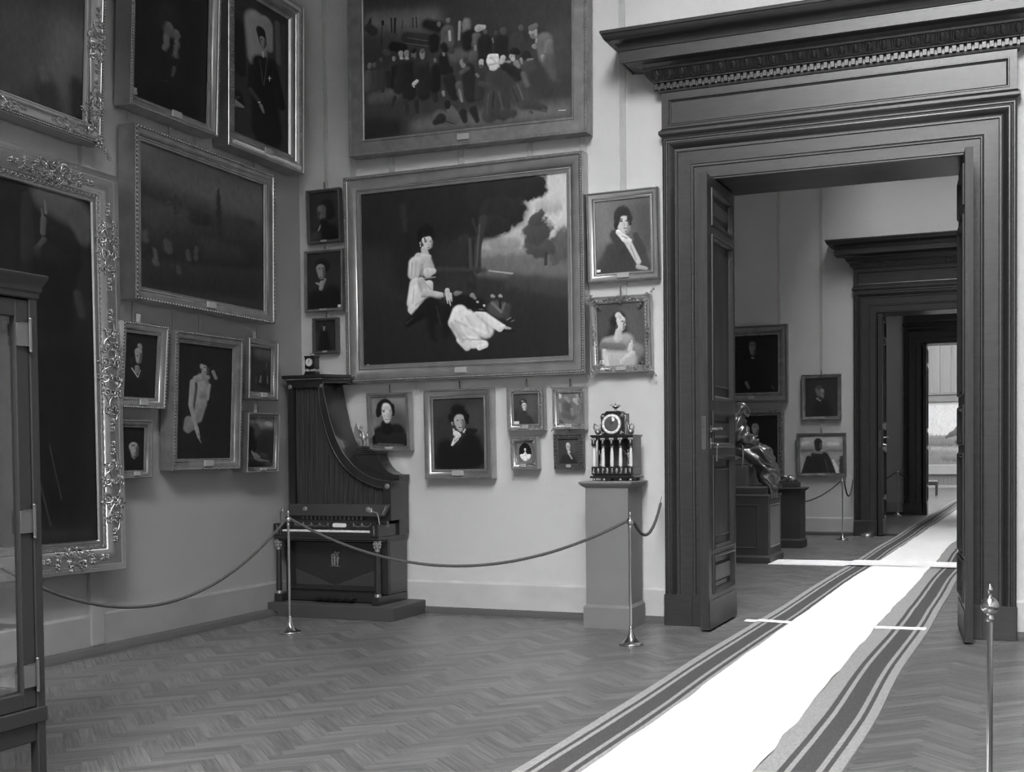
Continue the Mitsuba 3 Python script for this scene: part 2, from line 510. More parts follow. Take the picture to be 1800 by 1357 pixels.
# ---------------------------------------------------------------- portals
def portal(idx, x0, yf, yw, yb, fine):
    """x0 outer left, yf front face of the architrave, yw wall face behind it, yb far face of the wall"""
    d = struct(f'door_{idx}', None, None)
    x1, zt = x0 + PW, PH
    m = 'portal_wood'

    def arch(prof, yref, zbase=0.25):
        return [[(x0 + s, yref - q, zbase), (x0 + s, yref - q, zt - s), (x1 - s, yref - q, zt - s), (x1 - s, yref - q, zbase)] for s, q in prof]

    # moulded architrave: distance from the outer edge, height above the wall
    pr = [(0, 0), (0, .075), (.012, .082), (.022, .082), (.026, .074), (.034, .072)]
    for k in range(7):      # the large roll
        a = k / 6 * PI * 0.62
        pr.append((.036 + .058 * (1 - math.cos(a)) / 1.37, .072 + 0.030 * math.sin(PI * k / 6) - .018 * k / 6))
    pr += [(.100, .052), (.104, .060), (.118, .060), (.121, .050), (.126, .048), (.222, .048), (.224, .040), (.232, .038), (.236, .046), (.244, .046), (.248, .036), (.252, .034),
           (.334, .034), (.336, .028), (.342, .034), (.352, .034), (.358, .026), (.360, .02), (.360, -(yb - yw) - .07)]
    part(d, 'architrave', MB().loft(arch(pr, yw)), m, 30)
    for x in (x0, x1 - AW):
        b = MB().box(x - .006 if x == x0 else x, x + AW if x == x0 else x + AW + .006, yf - .02, yw, 0, .25, .004)
        b.box((x if x == x0 else x + .13), (x + .23 if x == x0 else x + AW), yf - .026, yf - .018, 0, .246, .003)
        b.box(x + .005, x + AW - .005, yw, yb + .07, 0, .25)
        part(d, 'plinth_block', b, m, False)

    def course(prof, mesh=None):     # returns to the wall at both ends
        mesh = mesh or MB()
        return mesh.loft([[(x0 - e, yw, z), (x0 - e, yf - e, z), (x1 + e, yf - e, z), (x1 + e, yw, z)] for e, z in prof])

    part(d, 'architrave_cap', course([(0, 3.906), (.004, 3.917), (.018, 3.926), (.026, 3.938), (.026, 3.958), (.02, 3.962), (.0, 3.985)]), m, 30)
    part(d, 'frieze', MB().box(x0, x1, yf + .004, yw, 3.97, 4.27), m, False)
    fr = MB()
    for a0, a1, b0, b1 in ((x0, x0 + .05, 3.98, 4.262), (x1 - .05, x1, 3.98, 4.262), (x0 + .05, x1 - .05, 3.98, 3.998), (x0 + .05, x1 - .05, 4.212, 4.262)):
        fr.box(a0, a1, yf - .012, yf + .006, b0, b1)
    X0, X1, Z0, Z1 = x0 + .05, x1 - .05, 3.998, 4.212
    fr.loft([[(X0 + s, yf - q, Z0 + s), (X1 - s, yf - q, Z0 + s), (X1 - s, yf - q, Z1 - s), (X0 + s, yf - q, Z1 - s)] for s, q in ((0, .012), (.003, .017), (.010, .017), (.014, .006), (.022, .002), (.024, -.004))], closed=True)
    part(d, 'frieze_panel_frame', fr, m, 30)
    crown = [(0, 4.256), (.006, 4.262), (.016, 4.270), (.020, 4.285), (.020, 4.335), (.058, 4.338), (.060, 4.348)]
    part(d, 'bed_moulding', course(crown), m, 30)
    part(d, 'ovolo', course([(.060, 4.350), (.072, 4.356), (.096, 4.376), (.112, 4.400), (.118, 4.420), (.126, 4.424), (.128, 4.440), (.150, 4.452), (.168, 4.462)]), m, 40)
    cor = [(.168, 4.462), (.236, 4.470), (.240, 4.476), (.250, 4.476), (.252, 4.468), (.266, 4.468), (.268, 4.545), (.262, 4.549), (.262, 4.556), (.270, 4.560)]
    for k in range(9):
        t = k / 8
        cor.append((.272 + .108 * (t - .11 * math.sin(2 * PI * t)), 4.566 + .106 * (t + .10 * math.sin(2 * PI * t))))
    cor += [(.389, 4.676), (.392, 4.694), (.388, 4.700), (-.02, 4.72)]
    part(d, 'corona', course(cor), m, 30)
    pitch, w = .0505, .031
    dm = MB().box(-w / 2, w / 2, 0, .035, 0, .046, .002)
    dm.box(-pitch / 2 + .0, pitch / 2, .030, .038, -.004, .05)
    n = int((PW + .1) / pitch)
    xs = [x0 - .052 + w / 2 + .002 + (PW + .104 - w - .004) * i / (n - 1) for i in range(n)]
    fang = MB()
    if fine:
        mm = dm.mesh()
        for x in xs:
            part(d, 'dentil', xf(mm, np.eye(3), (x, yf - .052, 4.288)), m, False)
        for x in xs[:-1]:       # the small wedge hanging between two dentils
            fang.add([[x + pitch / 2 - .006, yf - .03, 4.312], [x + pitch / 2 + .006, yf - .03, 4.312], [x + pitch / 2 + .011, yf - .03, 4.288], [x + pitch / 2 - .011, yf - .03, 4.288],
                      [x + pitch / 2 - .006, yf - .012, 4.312], [x + pitch / 2 + .006, yf - .012, 4.312], [x + pitch / 2 + .011, yf - .012, 4.286], [x + pitch / 2 - .011, yf - .012, 4.286]],
                     [[0, 1, 2, 3], [3, 2, 6, 7], [0, 3, 7, 4], [1, 5, 6, 2]])
        part(d, 'dentil_wedges', fang, m, False, kind='stuff')
        ne = int((PW + .14) / .1005)
        for i in range(ne):
            x = x0 - .06 + .05 + (PW + .02) * i / (ne - 1)
            R = np.array([[1, 0, 0], [0, math.cos(.75), -math.sin(.75)], [0, math.sin(.75), math.cos(.75)]])
            e = MB().blob((x, yf - .098, 4.388), (.026, .016, .040), 10, 7, R)
            e.tube([(x - .036 + .002, yf - .122, 4.418), (x - .036, yf - .105, 4.386), (x - .022, yf - .080, 4.360), (x, yf - .074, 4.354), (x + .022, yf - .080, 4.360), (x + .036, yf - .105, 4.386), (x + .034, yf - .122, 4.418)], .006, 5)
            e.tube([(x + .050, yf - .126, 4.420), (x + .050, yf - .108, 4.388), (x + .050, yf - .082, 4.360)], [.006, .005, .002], 5)
            part(d, 'egg_and_dart', e, m, 40)
    else:
        for x in xs:
            fang.box(x - w / 2, x + w / 2, yf - .052, yf - .017, 4.290, 4.336)
        part(d, 'dentils', fang, m, False, kind='stuff')
    return d


door_1 = portal(1, *PORTALS[0], YB, Y1, True)
door_2 = portal(2, *PORTALS[1], Y2, Y2B, False)
door_3 = portal(3, *PORTALS[2], Y3, Y3B, False)


def leaf(door, hx, hy, ang, side, fine=True, width=.94, th=.07, top=3.535):
    """a door leaf in the local frame: u from the hinge to the free edge, w its thickness, front panels towards +w. side = +1 or -1 mirrors w."""
    c, s = math.cos(ang), math.sin(ang)
    R = np.array([[c, -s * side, 0], [s, c * side, 0], [0, 0, 1.0]])
    o = np.array([hx, hy, 0])
    z0 = .016
    holes = [(.30, .57), (.64, 1.35), (1.45, 1.70), (1.82, 3.07), (3.18, 3.43)]
    u0, u1 = .105, width - .155
    poly = sbox(0, z0, width, top)
    for a, b in holes:
        poly = poly.difference(sbox(u0, a, u1, b))
    m = MB()
    # extrude in local (u, w, z)
    m.extrude(poly, 0, th, 'xz')
    m.box(0.0, width, th, th + .006, z0, .24, .002)
    body = part(door, 'leaf', xf(m.mesh(), R, o), 'door_wood', False)
    for a, b in holes:
        tall = b - a > .5
        prof = [(-.022, th - .002), (-.020, th + .010), (-.008, th + .016), (.004, th + .012), (.012, th - .002), (.020, th - .016), (.022, th - .026)]
        prof += [(.075, th - .026), (.080, th - .020), (.086, th - .010), (.094, th - .008), (.100, th - .014), (.108, th - .016)] if tall else [(.055, th - .026), (.075, th - .010)]
        p = MB()
        rows = [[(u0 + q, w, a + q), (u1 - q, w, a + q), (u1 - q, w, b - q), (u0 + q, w, b - q)] for q, w in prof]
        p.loft(rows, closed=True)
        p.add(rows[-1], [[0, 1, 2, 3]])
        p.add([(u0, .018, a), (u1, .018, a), (u1, .018, b), (u0, .018, b)], [[0, 1, 2, 3]])
        part(body, 'panel', xf(p.mesh(), R, o), 'door_wood', 30)
    if fine:
        h = MB()
        hu = width - .075
        zc = 1.575
        h.lathe([(0, .0), (.024, .0), (.026, .004), (.022, .010), (.012, .014), (.011, .05), (0, .05)], 14)
        hm = h.mesh()
        v = np.array(hm.vertices)
        hm = trimesh.Trimesh(np.stack([v[:, 0] + hu, v[:, 2] + th, v[:, 1] + zc], 1), hm.faces, process=False)
        part(body, 'handle_rose', xf(hm, R, o), 'brass', 40)
        lv = MB().tube([(hu, th + .045, zc), (hu - .03, th + .056, zc + .004), (hu - .08, th + .06, zc + .010), (hu - .12, th + .058, zc + .006), (hu - .135, th + .056, zc)], [.010, .009, .008, .011, .007], 8)
        part(body, 'lever_handle', xf(lv.mesh(), R, o), 'brass', 60)
        es = MB().box(hu - .018, hu + .018, th, th + .004, zc - .15, zc - .07, .002)
        es.tube([(hu, th, zc - .11), (hu, th + .05, zc - .115)], .004, 6)
        es.lathe([(.0, -.012), (.012, -.006), (.014, 0), (.012, .006), (0, .012)], 10, (hu, th + .055, zc - .125))
        es.box(hu - .004, hu + .004, th + .048, th + .052, zc - .22, zc - .135)
        es.box(hu - .012, hu + .012, th + .046, th + .05, zc - .25, zc - .20, .002)
        part(body, 'key_and_escutcheon', xf(es.mesh(), R, o), 'brass', 40)
        lk = MB().box(width - .001, width + .003, .018, .052, zc - .16, zc + .10, .001)
        lk.box(width, width + .012, .026, .044, zc + .02, zc + .05, .002)
        part(body, 'lock_plate', xf(lk.mesh(), R, o), 'frame_wood', False)
    hg = MB()
    for z in (.5, 1.8, 3.1):
        hg.tube([(-.006, th * .5, z - .07), (-.006, th * .5, z + .07)], .010, 8)
    part(body, 'hinges', xf(hg.mesh(), R, o), 'brass', 60)
    return body


# near portal: both leaves stand open towards the camera; panels face the opening
leaf(door_1, -2.400, 10.39, -PI / 2, 1)
leaf(door_1, -0.512, 10.39, -PI / 2 + 0.102, -1, False, th=.055)
leaf(door_2, -2.335, 21.15, -PI / 2 + .02, 1, width=.62)
leaf(door_2, -0.430, 21.15, -PI / 2 + .085, -1, False)
leaf(door_3, -2.195, 27.80, -PI / 2 + .03, 1, False, width=.6)

# ---------------------------------------------------------------- paintings
# Each canvas is painted by one procedural material: a table of brush strokes (tapered capsules, in thousandths of the canvas:
# x0, y0, radius, x1, y1, radius, grey, softness, raggedness), laid one over the other. The whole part of u picks the picture.
STROKES = {
'P15':(1.167,27,'951,2,150,948,262,170,579,68,0;742,337,70,995,364,110,447,83,0;892,169,50,933,173,50,436,83,20;616,364,40,825,385,40,404,98,0;603,407,28,832,425,26,226,68,6;659,353,30,750,363,34,299,68,8;607,457,30,986,479,60,130,68,16;597,506,34,1001,557,60,115,98,10;946,417,70,995,383,80,91,53,24;849,388,60,890,392,60,67,46,26;862,301,75,862,301,75,64,38,26;863,233,45,867,224,34,67,38,20;898,431,9,897,490,8,41,68,0;380,622,120,1007,751,130,25,83,14;-38,806,220,1005,973,200,18,98,0;740,573,40,1008,635,60,47,128,10;48,68,230,577,101,230,21,53,0;645,70,130,845,51,72,23,30,26;661,181,90,744,181,80,23,30,26;660,250,60,702,264,45,23,30,22;523,354,70,522,434,60,25,53,24;244,265,130,268,470,130,17,98,0;382,475,14,606,496,10,41,300,6;219,99,14,222,232,12,34,300,8;17,997,4,26,997,4,299,68,0;609,210,23,581,364,19,39,68,3;580,364,19,576,491,21,41,68,3;590,243,4,572,478,4,87,300,0;542,316,9,546,480,10,57,83,0;578,287,7,557,208,7,31,83,0;632,502,4,742,528,5,335,98,0;318,257,41,336,268,37,8,53,5;330,236,30,342,242,25,10,53,5;291,290,11,297,313,5,10,68,3;317,348,18,322,383,23,481,53,0;288,390,23,342,395,12,517,60,0;316,413,37,337,460,32,553,53,0;343,420,11,348,457,11,425,270,0;331,301,29,336,336,17,605,46,0;356,310,6,352,341,5,299,270,0;298,310,5,300,320,4,384,68,0;313,271,10,348,270,8,11,83,4;318,284,4,323,295,3,60,128,2;322,307,4,328,307,3,87,98,0;346,307,3,350,308,3,100,98,0;320,300,3,330,300,2,125,98,0;340,315,2,342,331,4,394,113,0;333,342,3,343,342,3,241,98,0;299,328,3,299,331,3,566,83,0;273,427,39,264,486,34,645,46,0;303,436,7,305,495,7,384,300,0;256,421,4,250,492,4,481,300,0;275,414,4,269,498,4,505,300,0;273,523,8,305,515,7,470,68,0;336,484,30,360,479,17,618,53,0;319,516,4,369,514,3,299,270,0;275,548,39,249,654,26,716,46,0;302,578,51,269,683,39,745,46,0;338,554,25,346,604,13,659,53,0;252,690,25,269,719,18,701,53,0;309,681,23,331,647,11,645,53,0;314,538,4,349,582,4,425,300,0;263,574,4,254,655,4,566,300,0;270,665,4,331,625,4,481,300,0;286,698,4,334,661,4,299,128,0;298,531,23,313,595,22,529,46,0;314,598,22,410,619,12,553,46,0;302,619,5,395,634,4,257,300,0;292,541,4,302,587,4,404,300,0;410,603,3,412,631,3,53,68,0;417,605,2,419,630,2,79,68,0;340,675,51,229,770,19,10,53,3;363,717,62,384,825,62,10,60,3;417,703,35,410,774,35,11,68,0;375,682,4,394,795,6,27,128,5;221,769,5,253,740,4,31,128,4;385,808,26,406,934,26,16,128,7;428,595,14,433,642,12,579,46,0;444,615,7,450,657,5,541,53,0;425,640,4,430,668,3,517,68,0;438,651,4,443,681,3,493,68,0;486,660,41,584,685,32,11,60,0;487,726,44,463,779,37,760,38,0;523,764,51,612,837,42,687,46,0;500,798,51,552,890,39,716,46,0;584,747,32,680,821,23,701,46,0;680,828,19,698,819,11,659,53,0;523,893,35,604,912,21,745,46,0;491,877,25,521,925,19,673,53,0;581,929,16,611,920,12,716,53,0;462,795,26,484,850,23,605,68,0;443,785,8,499,886,9,436,300,0;462,767,5,567,833,6,505,300,0;516,746,5,582,874,5,529,300,0;613,788,5,631,869,5,470,300,0;569,745,4,642,825,5,493,300,0;499,876,4,589,885,4,425,300,0;537,814,7,612,854,8,775,300,0;482,719,11,490,753,11,822,300,0;492,837,5,537,889,5,505,300,0;554,714,9,614,727,4,13,83,0;712,829,10,728,833,6,384,68,0;698,842,7,746,846,7,13,98,0;659,713,41,688,726,44,67,60,4;718,713,19,710,760,19,44,83,4;682,671,7,681,725,7,19,83,0;644,685,8,688,737,6,136,128,3;704,690,5,688,741,5,115,128,3;605,694,6,607,696,6,541,83,0;573,671,6,576,673,6,404,83,0;645,645,8,652,649,6,265,98,4;682,647,7,689,651,5,299,98,4;549,632,11,564,651,8,212,98,4;473,615,14,495,612,7,171,113,4;541,572,21,556,582,18,21,98,5;713,783,4,732,771,3,178,83,0;735,794,3,747,787,3,153,83,0'),
'P14':(1.388,45,'51,213,57,344,260,57,162,300,0;233,313,57,310,305,34,89,270,5;59,413,68,258,451,57,34,270,6;950,482,68,965,715,57,54,270,5;452,510,45,535,508,57,102,113,6;281,953,45,965,958,50,122,270,7;37,927,91,143,931,68,23,128,6;48,728,41,162,712,45,89,128,6;569,340,57,810,421,68,37,270,5;27,234,30,51,265,32,37,68,0;34,198,14,39,173,5,40,68,0;143,196,6,145,290,5,30,83,0;163,201,8,160,293,7,23,83,0;251,213,5,252,276,5,40,83,0;268,216,5,270,280,5,40,83,0;201,220,3,197,277,3,45,83,0;100,209,10,100,228,8,19,68,0;97,234,3,92,367,3,23,68,0;220,339,39,327,374,36,34,53,0;207,374,3,335,421,3,93,128,0;225,343,3,335,387,3,84,128,0;151,384,32,200,407,32,13,68,0;354,377,39,355,437,32,15,68,0;111,417,20,129,432,18,61,98,0;319,267,34,378,301,41,19,98,0;420,338,43,426,414,39,107,53,0;407,342,16,394,408,11,93,68,0;429,460,19,442,474,18,58,68,0;431,340,9,433,398,9,468,68,0;424,263,15,425,272,12,195,68,0;379,279,14,380,290,11,150,68,0;402,430,23,411,456,20,19,68,0;480,288,9,476,403,8,371,68,0;511,300,30,513,340,25,216,98,9;527,399,57,519,449,41,17,68,0;569,346,25,595,345,15,491,53,0;560,403,30,552,455,18,122,83,9;555,463,9,555,486,7,270,68,0;597,441,48,602,543,50,19,53,0;674,456,48,678,535,45,20,53,0;748,448,45,759,511,41,45,60,0;686,385,22,689,397,17,76,68,0;767,379,17,770,389,15,93,68,0;601,374,14,603,382,11,102,68,0;651,390,11,652,398,10,65,68,0;635,426,5,640,455,3,188,83,0;874,489,55,885,590,48,133,53,0;897,504,23,882,562,16,156,68,0;824,419,27,830,445,20,314,53,0;816,396,20,833,386,17,138,68,5;819,443,14,825,455,11,156,83,3;828,513,15,833,523,11,216,68,0;840,471,6,838,493,5,305,83,0;869,590,14,871,615,9,270,68,0;903,627,57,931,715,45,80,83,5;942,568,34,950,713,34,51,98,0;24,548,24,13,646,30,89,68,3;32,490,16,30,502,14,181,68,0;56,490,14,55,502,11,102,68,0;53,553,20,57,648,23,54,83,3;97,555,17,97,678,12,42,68,0;89,460,12,91,473,10,80,68,0;121,565,20,126,648,14,27,68,0;154,464,12,155,478,10,287,68,0;159,537,25,149,652,23,18,68,0;193,531,39,179,674,41,25,53,0;157,735,15,144,785,8,30,68,0;189,438,17,191,460,12,371,53,0;190,473,9,200,477,7,456,83,0;228,538,41,231,718,50,19,53,0;218,440,17,220,464,14,254,53,0;217,478,10,225,482,8,402,83,0;254,453,17,254,480,15,150,53,0;254,438,16,256,434,15,18,68,3;248,483,9,256,492,9,45,83,0;300,574,48,304,725,52,23,53,0;268,543,25,319,529,17,32,68,0;263,561,20,273,636,14,28,68,0;296,461,19,298,488,14,279,53,0;296,446,15,299,445,14,117,83,3;255,656,14,269,642,12,687,53,0;247,659,6,255,679,5,578,68,0;213,768,17,221,853,10,32,68,0;265,776,17,269,849,10,26,68,0;350,721,25,360,783,17,27,68,0;364,574,32,359,694,39,15,68,0;358,513,10,360,525,9,181,68,0;399,511,32,406,587,39,17,68,0;401,482,9,404,494,7,195,68,0;425,594,27,428,604,25,16,68,5;426,660,43,455,767,36,21,53,0;475,702,25,486,790,20,84,68,5;476,737,8,489,813,8,209,98,0;398,738,12,401,759,9,254,68,0;434,861,27,469,913,16,117,68,0;492,888,27,502,943,18,23,68,0;417,813,20,420,836,18,18,68,0;518,607,43,535,777,52,25,53,0;492,554,20,497,580,16,238,53,0;505,543,18,512,557,14,54,83,5;485,624,16,518,602,14,84,83,0;542,879,27,561,952,16,22,68,0;582,568,17,582,593,14,503,53,0;579,596,11,586,600,9,80,83,0;577,646,30,572,795,32,37,68,0;641,674,50,629,734,48,48,53,0;577,712,16,619,735,20,61,68,0;559,649,10,567,662,9,156,83,0;640,815,61,623,926,55,51,53,0;672,832,34,706,888,20,42,68,0;640,770,5,631,921,6,27,270,0;664,786,5,682,895,6,80,270,0;616,789,5,607,912,5,80,270,0;648,918,34,688,947,27,40,83,0;636,569,41,641,606,31,839,38,0;623,542,17,654,545,15,855,53,0;621,595,6,659,593,5,445,270,0;631,549,5,649,583,5,578,270,0;628,624,10,646,625,8,761,68,0;665,572,7,664,617,6,515,128,0;684,562,18,680,588,15,527,53,0;693,597,11,714,594,9,305,83,0;729,645,41,755,700,32,24,53,0;696,620,27,763,679,25,22,60,0;761,791,61,786,862,55,54,60,0;753,750,5,778,850,5,107,270,0;729,774,5,753,857,5,30,270,0;727,559,19,731,580,14,434,46,0;720,532,11,754,539,18,21,68,0;734,527,23,744,528,20,19,68,0;723,558,3,726,559,2,102,98,0;736,560,3,739,561,2,102,98,0;746,607,19,758,632,12,195,83,0;789,564,31,800,583,27,23,60,0;768,585,10,773,616,7,254,68,0;801,636,41,817,722,66,58,60,0;801,597,9,821,596,7,188,98,0;840,704,57,891,813,43,41,76,5;777,682,14,797,763,16,107,113,0;808,877,39,875,923,20,47,68,0;810,931,10,818,943,8,68,83,0;871,932,10,881,942,8,72,83,0;375,898,43,452,933,32,93,98,6;385,913,36,359,932,20,25,60,0;408,931,3,447,955,3,27,83,0;696,926,34,728,931,30,45,98,5;940,946,3,971,949,3,479,68,0'),
'P16':(0.752,105,'172,191,198,251,506,198,171,270,0;877,156,132,924,553,132,67,270,0;501,40,132,560,44,132,125,270,0;304,687,110,235,993,209,44,53,0;480,743,132,588,1036,154,41,53,0;746,650,88,909,1034,88,50,60,0;341,469,66,483,655,88,44,60,0;722,495,35,832,722,53,47,68,0;559,550,48,769,871,35,481,53,0;752,936,31,911,972,18,299,83,9;630,643,9,726,847,9,299,98,0;415,441,35,516,525,44,659,38,0;515,547,35,617,576,31,632,46,0;487,501,9,574,540,9,345,98,0;496,204,110,539,240,97,27,38,13;516,316,86,540,416,59,493,46,0;616,334,26,601,432,22,212,98,0;427,342,22,447,388,22,541,98,0;401,252,48,380,350,31,27,60,9;623,269,40,633,346,22,29,68,9;363,333,24,373,382,18,25,53,7;458,296,13,488,298,11,79,83,0;558,299,11,587,301,9,87,83,0;447,273,9,494,272,7,79,83,0;519,316,7,530,361,9,345,98,0;520,397,9,573,401,7,184,83,0;554,439,13,565,458,11,184,83,0'),
'P17':(0.752,53,'739,291,230,859,652,204,87,270,0;134,110,128,190,420,128,67,270,0;428,430,153,288,526,77,27,83,10;453,252,117,408,276,102,21,53,10;198,625,87,591,615,128,299,68,0;177,702,102,787,776,128,184,68,10;220,909,153,611,936,153,374,60,0;141,752,36,199,985,36,505,98,0;455,444,51,430,558,66,458,53,0;503,280,71,511,395,51,529,38,0;576,309,20,558,410,20,184,98,0;455,201,51,488,216,36,505,68,0;414,365,20,413,391,15,60,68,0;588,348,13,594,361,10,394,68,0;522,294,10,550,295,8,100,83,0;110,660,46,519,702,51,136,83,10;697,671,33,673,751,38,493,53,0;719,616,13,711,659,13,505,68,0;509,932,46,725,812,46,447,60,0;2,772,51,30,928,51,67,98,0'),
'P18':(0.688,141,'783,121,195,918,221,195,241,270,0;54,73,97,63,318,81,191,270,0;719,411,195,899,527,146,64,270,0;23,578,81,-7,675,65,184,270,0;228,728,146,677,718,178,11,53,0;54,840,130,879,866,146,15,53,10;166,956,26,873,980,23,67,128,13;392,559,100,422,649,113,10,46,0;392,178,138,401,227,138,10,30,6;284,192,91,211,312,65,10,38,5;211,304,62,183,369,39,10,46,5;567,198,65,617,312,36,10,38,5;618,296,32,618,369,19,10,46,5;428,235,91,437,325,97,605,46,0;430,357,88,438,471,57,566,53,0;549,311,19,520,440,23,299,136,0;403,186,58,441,192,58,645,83,0;344,372,16,363,453,16,481,270,0;349,299,18,358,297,15,60,83,0;529,294,13,538,293,11,79,83,0;303,270,8,393,269,6,100,83,0;502,264,6,568,266,5,115,83,0;457,317,6,471,390,11,425,98,0;433,401,10,470,400,8,299,83,0;399,454,10,477,452,8,178,68,0;431,497,13,455,494,13,447,98,0'),
'P19':(0.708,31,'163,195,136,247,83,113,39,270,0;849,267,125,876,436,113,47,270,0;244,709,147,223,880,170,9,68,0;711,637,147,785,841,159,8,60,0;468,769,136,511,929,136,8,68,0;700,478,57,828,458,27,11,53,0;485,185,104,503,225,118,8,46,16;323,244,27,338,278,18,9,68,7;511,299,73,521,384,57,354,46,0;518,418,39,529,441,29,345,53,0;596,329,25,584,408,20,115,113,0;441,315,23,448,360,23,394,113,0;338,261,39,346,313,23,9,60,7;652,262,43,659,342,23,8,60,7;365,341,14,374,370,10,241,68,0;465,309,9,485,310,8,60,83,0;565,306,8,584,306,7,50,83,0;535,322,5,550,356,7,212,98,0;498,409,7,555,410,6,115,83,0;390,433,11,420,496,25,579,46,0;436,496,39,483,520,39,645,38,0;442,564,36,359,654,16,605,46,0;419,530,5,400,609,5,219,98,0;466,553,5,425,598,5,219,98,0;622,437,10,592,476,14,505,53,0;340,460,14,353,586,16,31,83,0'),
'P20':(0.799,53,'53,637,167,14,900,167,27,270,0;723,292,214,743,578,214,79,270,0;351,690,157,371,977,262,36,46,0;617,766,48,728,983,71,29,83,0;381,285,124,395,309,119,29,38,10;352,249,33,397,261,24,219,98,0;422,381,81,442,489,52,517,38,0;333,379,24,332,408,19,184,83,0;499,407,24,484,502,19,257,113,0;387,369,12,405,369,10,60,83,0;476,370,10,491,371,10,60,83,0;442,491,10,472,492,10,219,83,0;416,553,33,461,554,24,425,53,0;414,596,48,444,596,43,27,68,0'),
'P21':(0.708,136,'61,81,56,76,140,47,598,98,19;369,380,141,397,592,141,75,128,33;736,246,70,849,377,28,345,83,14;261,684,117,590,783,117,87,113,33;855,108,56,869,225,38,282,113,19;341,168,56,471,288,47,219,113,23;70,375,47,97,587,38,219,128,19;596,548,56,625,713,47,178,113,19;89,916,56,121,952,47,60,98,9'),
'P22':(0.704,87,'486,320,310,461,708,310,11,17,0;461,708,177,451,875,140,838,23,0;228,651,89,221,762,66,791,30,0;764,656,89,757,766,66,791,30,0;473,523,59,468,597,81,716,38,0;479,264,89,514,283,89,9,38,11;480,331,52,486,405,37,673,38,0;483,368,7,487,390,7,299,83,0;335,800,11,308,892,11,44,83,0;597,802,11,613,895,11,44,83,0'),
'P23':(0.788,41,'728,254,173,759,428,173,64,270,0;271,741,133,226,973,173,23,68,0;565,744,144,703,976,144,21,68,0;464,281,87,473,425,64,384,38,0;437,208,52,474,208,46,505,68,0;561,325,23,546,440,23,153,113,0;426,323,12,448,324,12,100,83,0;514,321,9,532,322,9,100,83,0;462,540,35,636,788,26,364,60,0;481,512,40,554,518,23,505,68,0'),
'P11':(0.595,25,'650,895,234,446,1001,147,9,68,0;201,927,117,147,1013,88,33,98,0;595,291,141,674,457,123,13,53,0;413,352,94,434,500,70,84,53,0;330,420,23,274,520,18,38,83,0;360,325,35,372,379,23,118,98,0;375,673,15,284,785,15,222,83,0;467,620,76,512,711,88,10,68,0'),
'P12':(0.604,25,'303,808,174,343,959,199,11,68,0;718,725,149,756,975,174,11,68,0;434,215,119,475,242,114,13,46,12;384,275,75,416,414,55,222,46,0;495,318,25,490,429,20,67,113,0;342,281,10,367,282,10,67,83,0;442,275,10,467,276,10,67,83,0;382,432,10,440,435,7,88,83,0;431,539,45,397,637,35,246,68,0;265,532,15,348,560,20,288,68,0;522,481,20,472,566,15,207,83,0'),
'P13':(0.668,21,'23,530,141,17,861,141,35,128,28;415,401,122,428,896,217,10,68,0;412,188,42,425,250,33,172,68,0;403,282,28,403,315,24,207,68,0;420,142,47,441,138,38,10,68,0'),
'P1':(1.346,52,'924,514,134,825,765,134,120,270,11;671,583,134,724,789,111,63,270,9;962,774,56,976,974,67,24,98,13;787,901,100,830,1035,78,32,113,16;679,995,78,711,1143,67,38,113,13;864,663,3,962,543,3,103,68,0;931,565,11,947,563,9,103,68,4;764,770,33,775,812,33,82,128,9'),
'P2':(0.526,15,'470,408,80,473,464,91,19,113,0;461,478,30,407,616,14,127,98,18;571,487,21,557,640,14,114,98,18;450,492,34,523,510,23,92,113,11;544,717,14,521,768,10,55,83,0;275,849,5,451,818,5,48,83,0;277,903,103,788,918,103,12,128,0;22,963,9,56,971,9,234,30,0'),
'P3':(0.441,32,'410,169,91,421,410,73,292,46,0;583,130,54,630,284,36,272,53,0;796,82,22,820,355,22,82,53,0;942,87,27,942,742,36,41,98,0;87,241,40,130,549,45,19,46,0;86,735,36,152,793,27,15,68,0;398,622,36,432,688,27,52,83,0;467,428,42,700,398,42,13,38,0;513,454,82,606,894,127,12,38,0;748,425,27,869,662,36,12,53,0;353,505,36,308,648,27,15,53,0;308,657,20,444,704,15,44,83,7;453,718,7,476,712,5,457,53,0;495,735,15,541,772,9,191,53,0;490,205,38,525,270,31,15,38,0;518,254,22,532,305,15,225,46,0;571,251,7,559,299,7,68,98,0;495,259,4,508,256,4,48,83,0;527,347,8,532,376,5,651,53,0;648,491,3,648,526,3,603,68,0;620,512,3,677,501,3,603,68,0;648,507,5,648,507,5,685,68,0;467,409,3,536,577,3,68,83,0;606,372,3,548,575,3,68,83,0;43,796,25,174,800,9,243,60,0;54,759,9,108,748,7,48,83,5'),
'P4':(0.95,32,'101,92,169,884,187,169,92,113,21;227,-31,127,833,-20,84,72,270,21;67,419,51,66,499,51,41,90,13;161,493,101,312,453,76,44,90,13;260,304,8,259,414,17,35,90,13;286,341,6,286,406,13,35,90,13;183,378,13,225,366,13,41,90,13;401,429,42,492,404,42,26,90,13;383,396,8,501,380,8,29,90,13;606,146,6,605,224,13,29,90,13;605,224,17,609,523,34,29,90,13;682,375,34,884,343,42,32,90,13;781,436,127,936,442,84,35,90,13;57,738,101,883,589,101,22,90,13;98,888,101,882,813,101,24,90,13;111,726,17,119,811,21,72,113,13;38,632,25,50,669,21,63,128,13;203,655,30,211,702,25,59,98,13;355,668,13,364,728,17,55,128,13;422,636,13,418,720,13,59,128,13;280,809,13,288,840,13,48,128,13;538,625,84,781,612,59,32,128,17;225,537,84,355,523,68,35,113,17'),
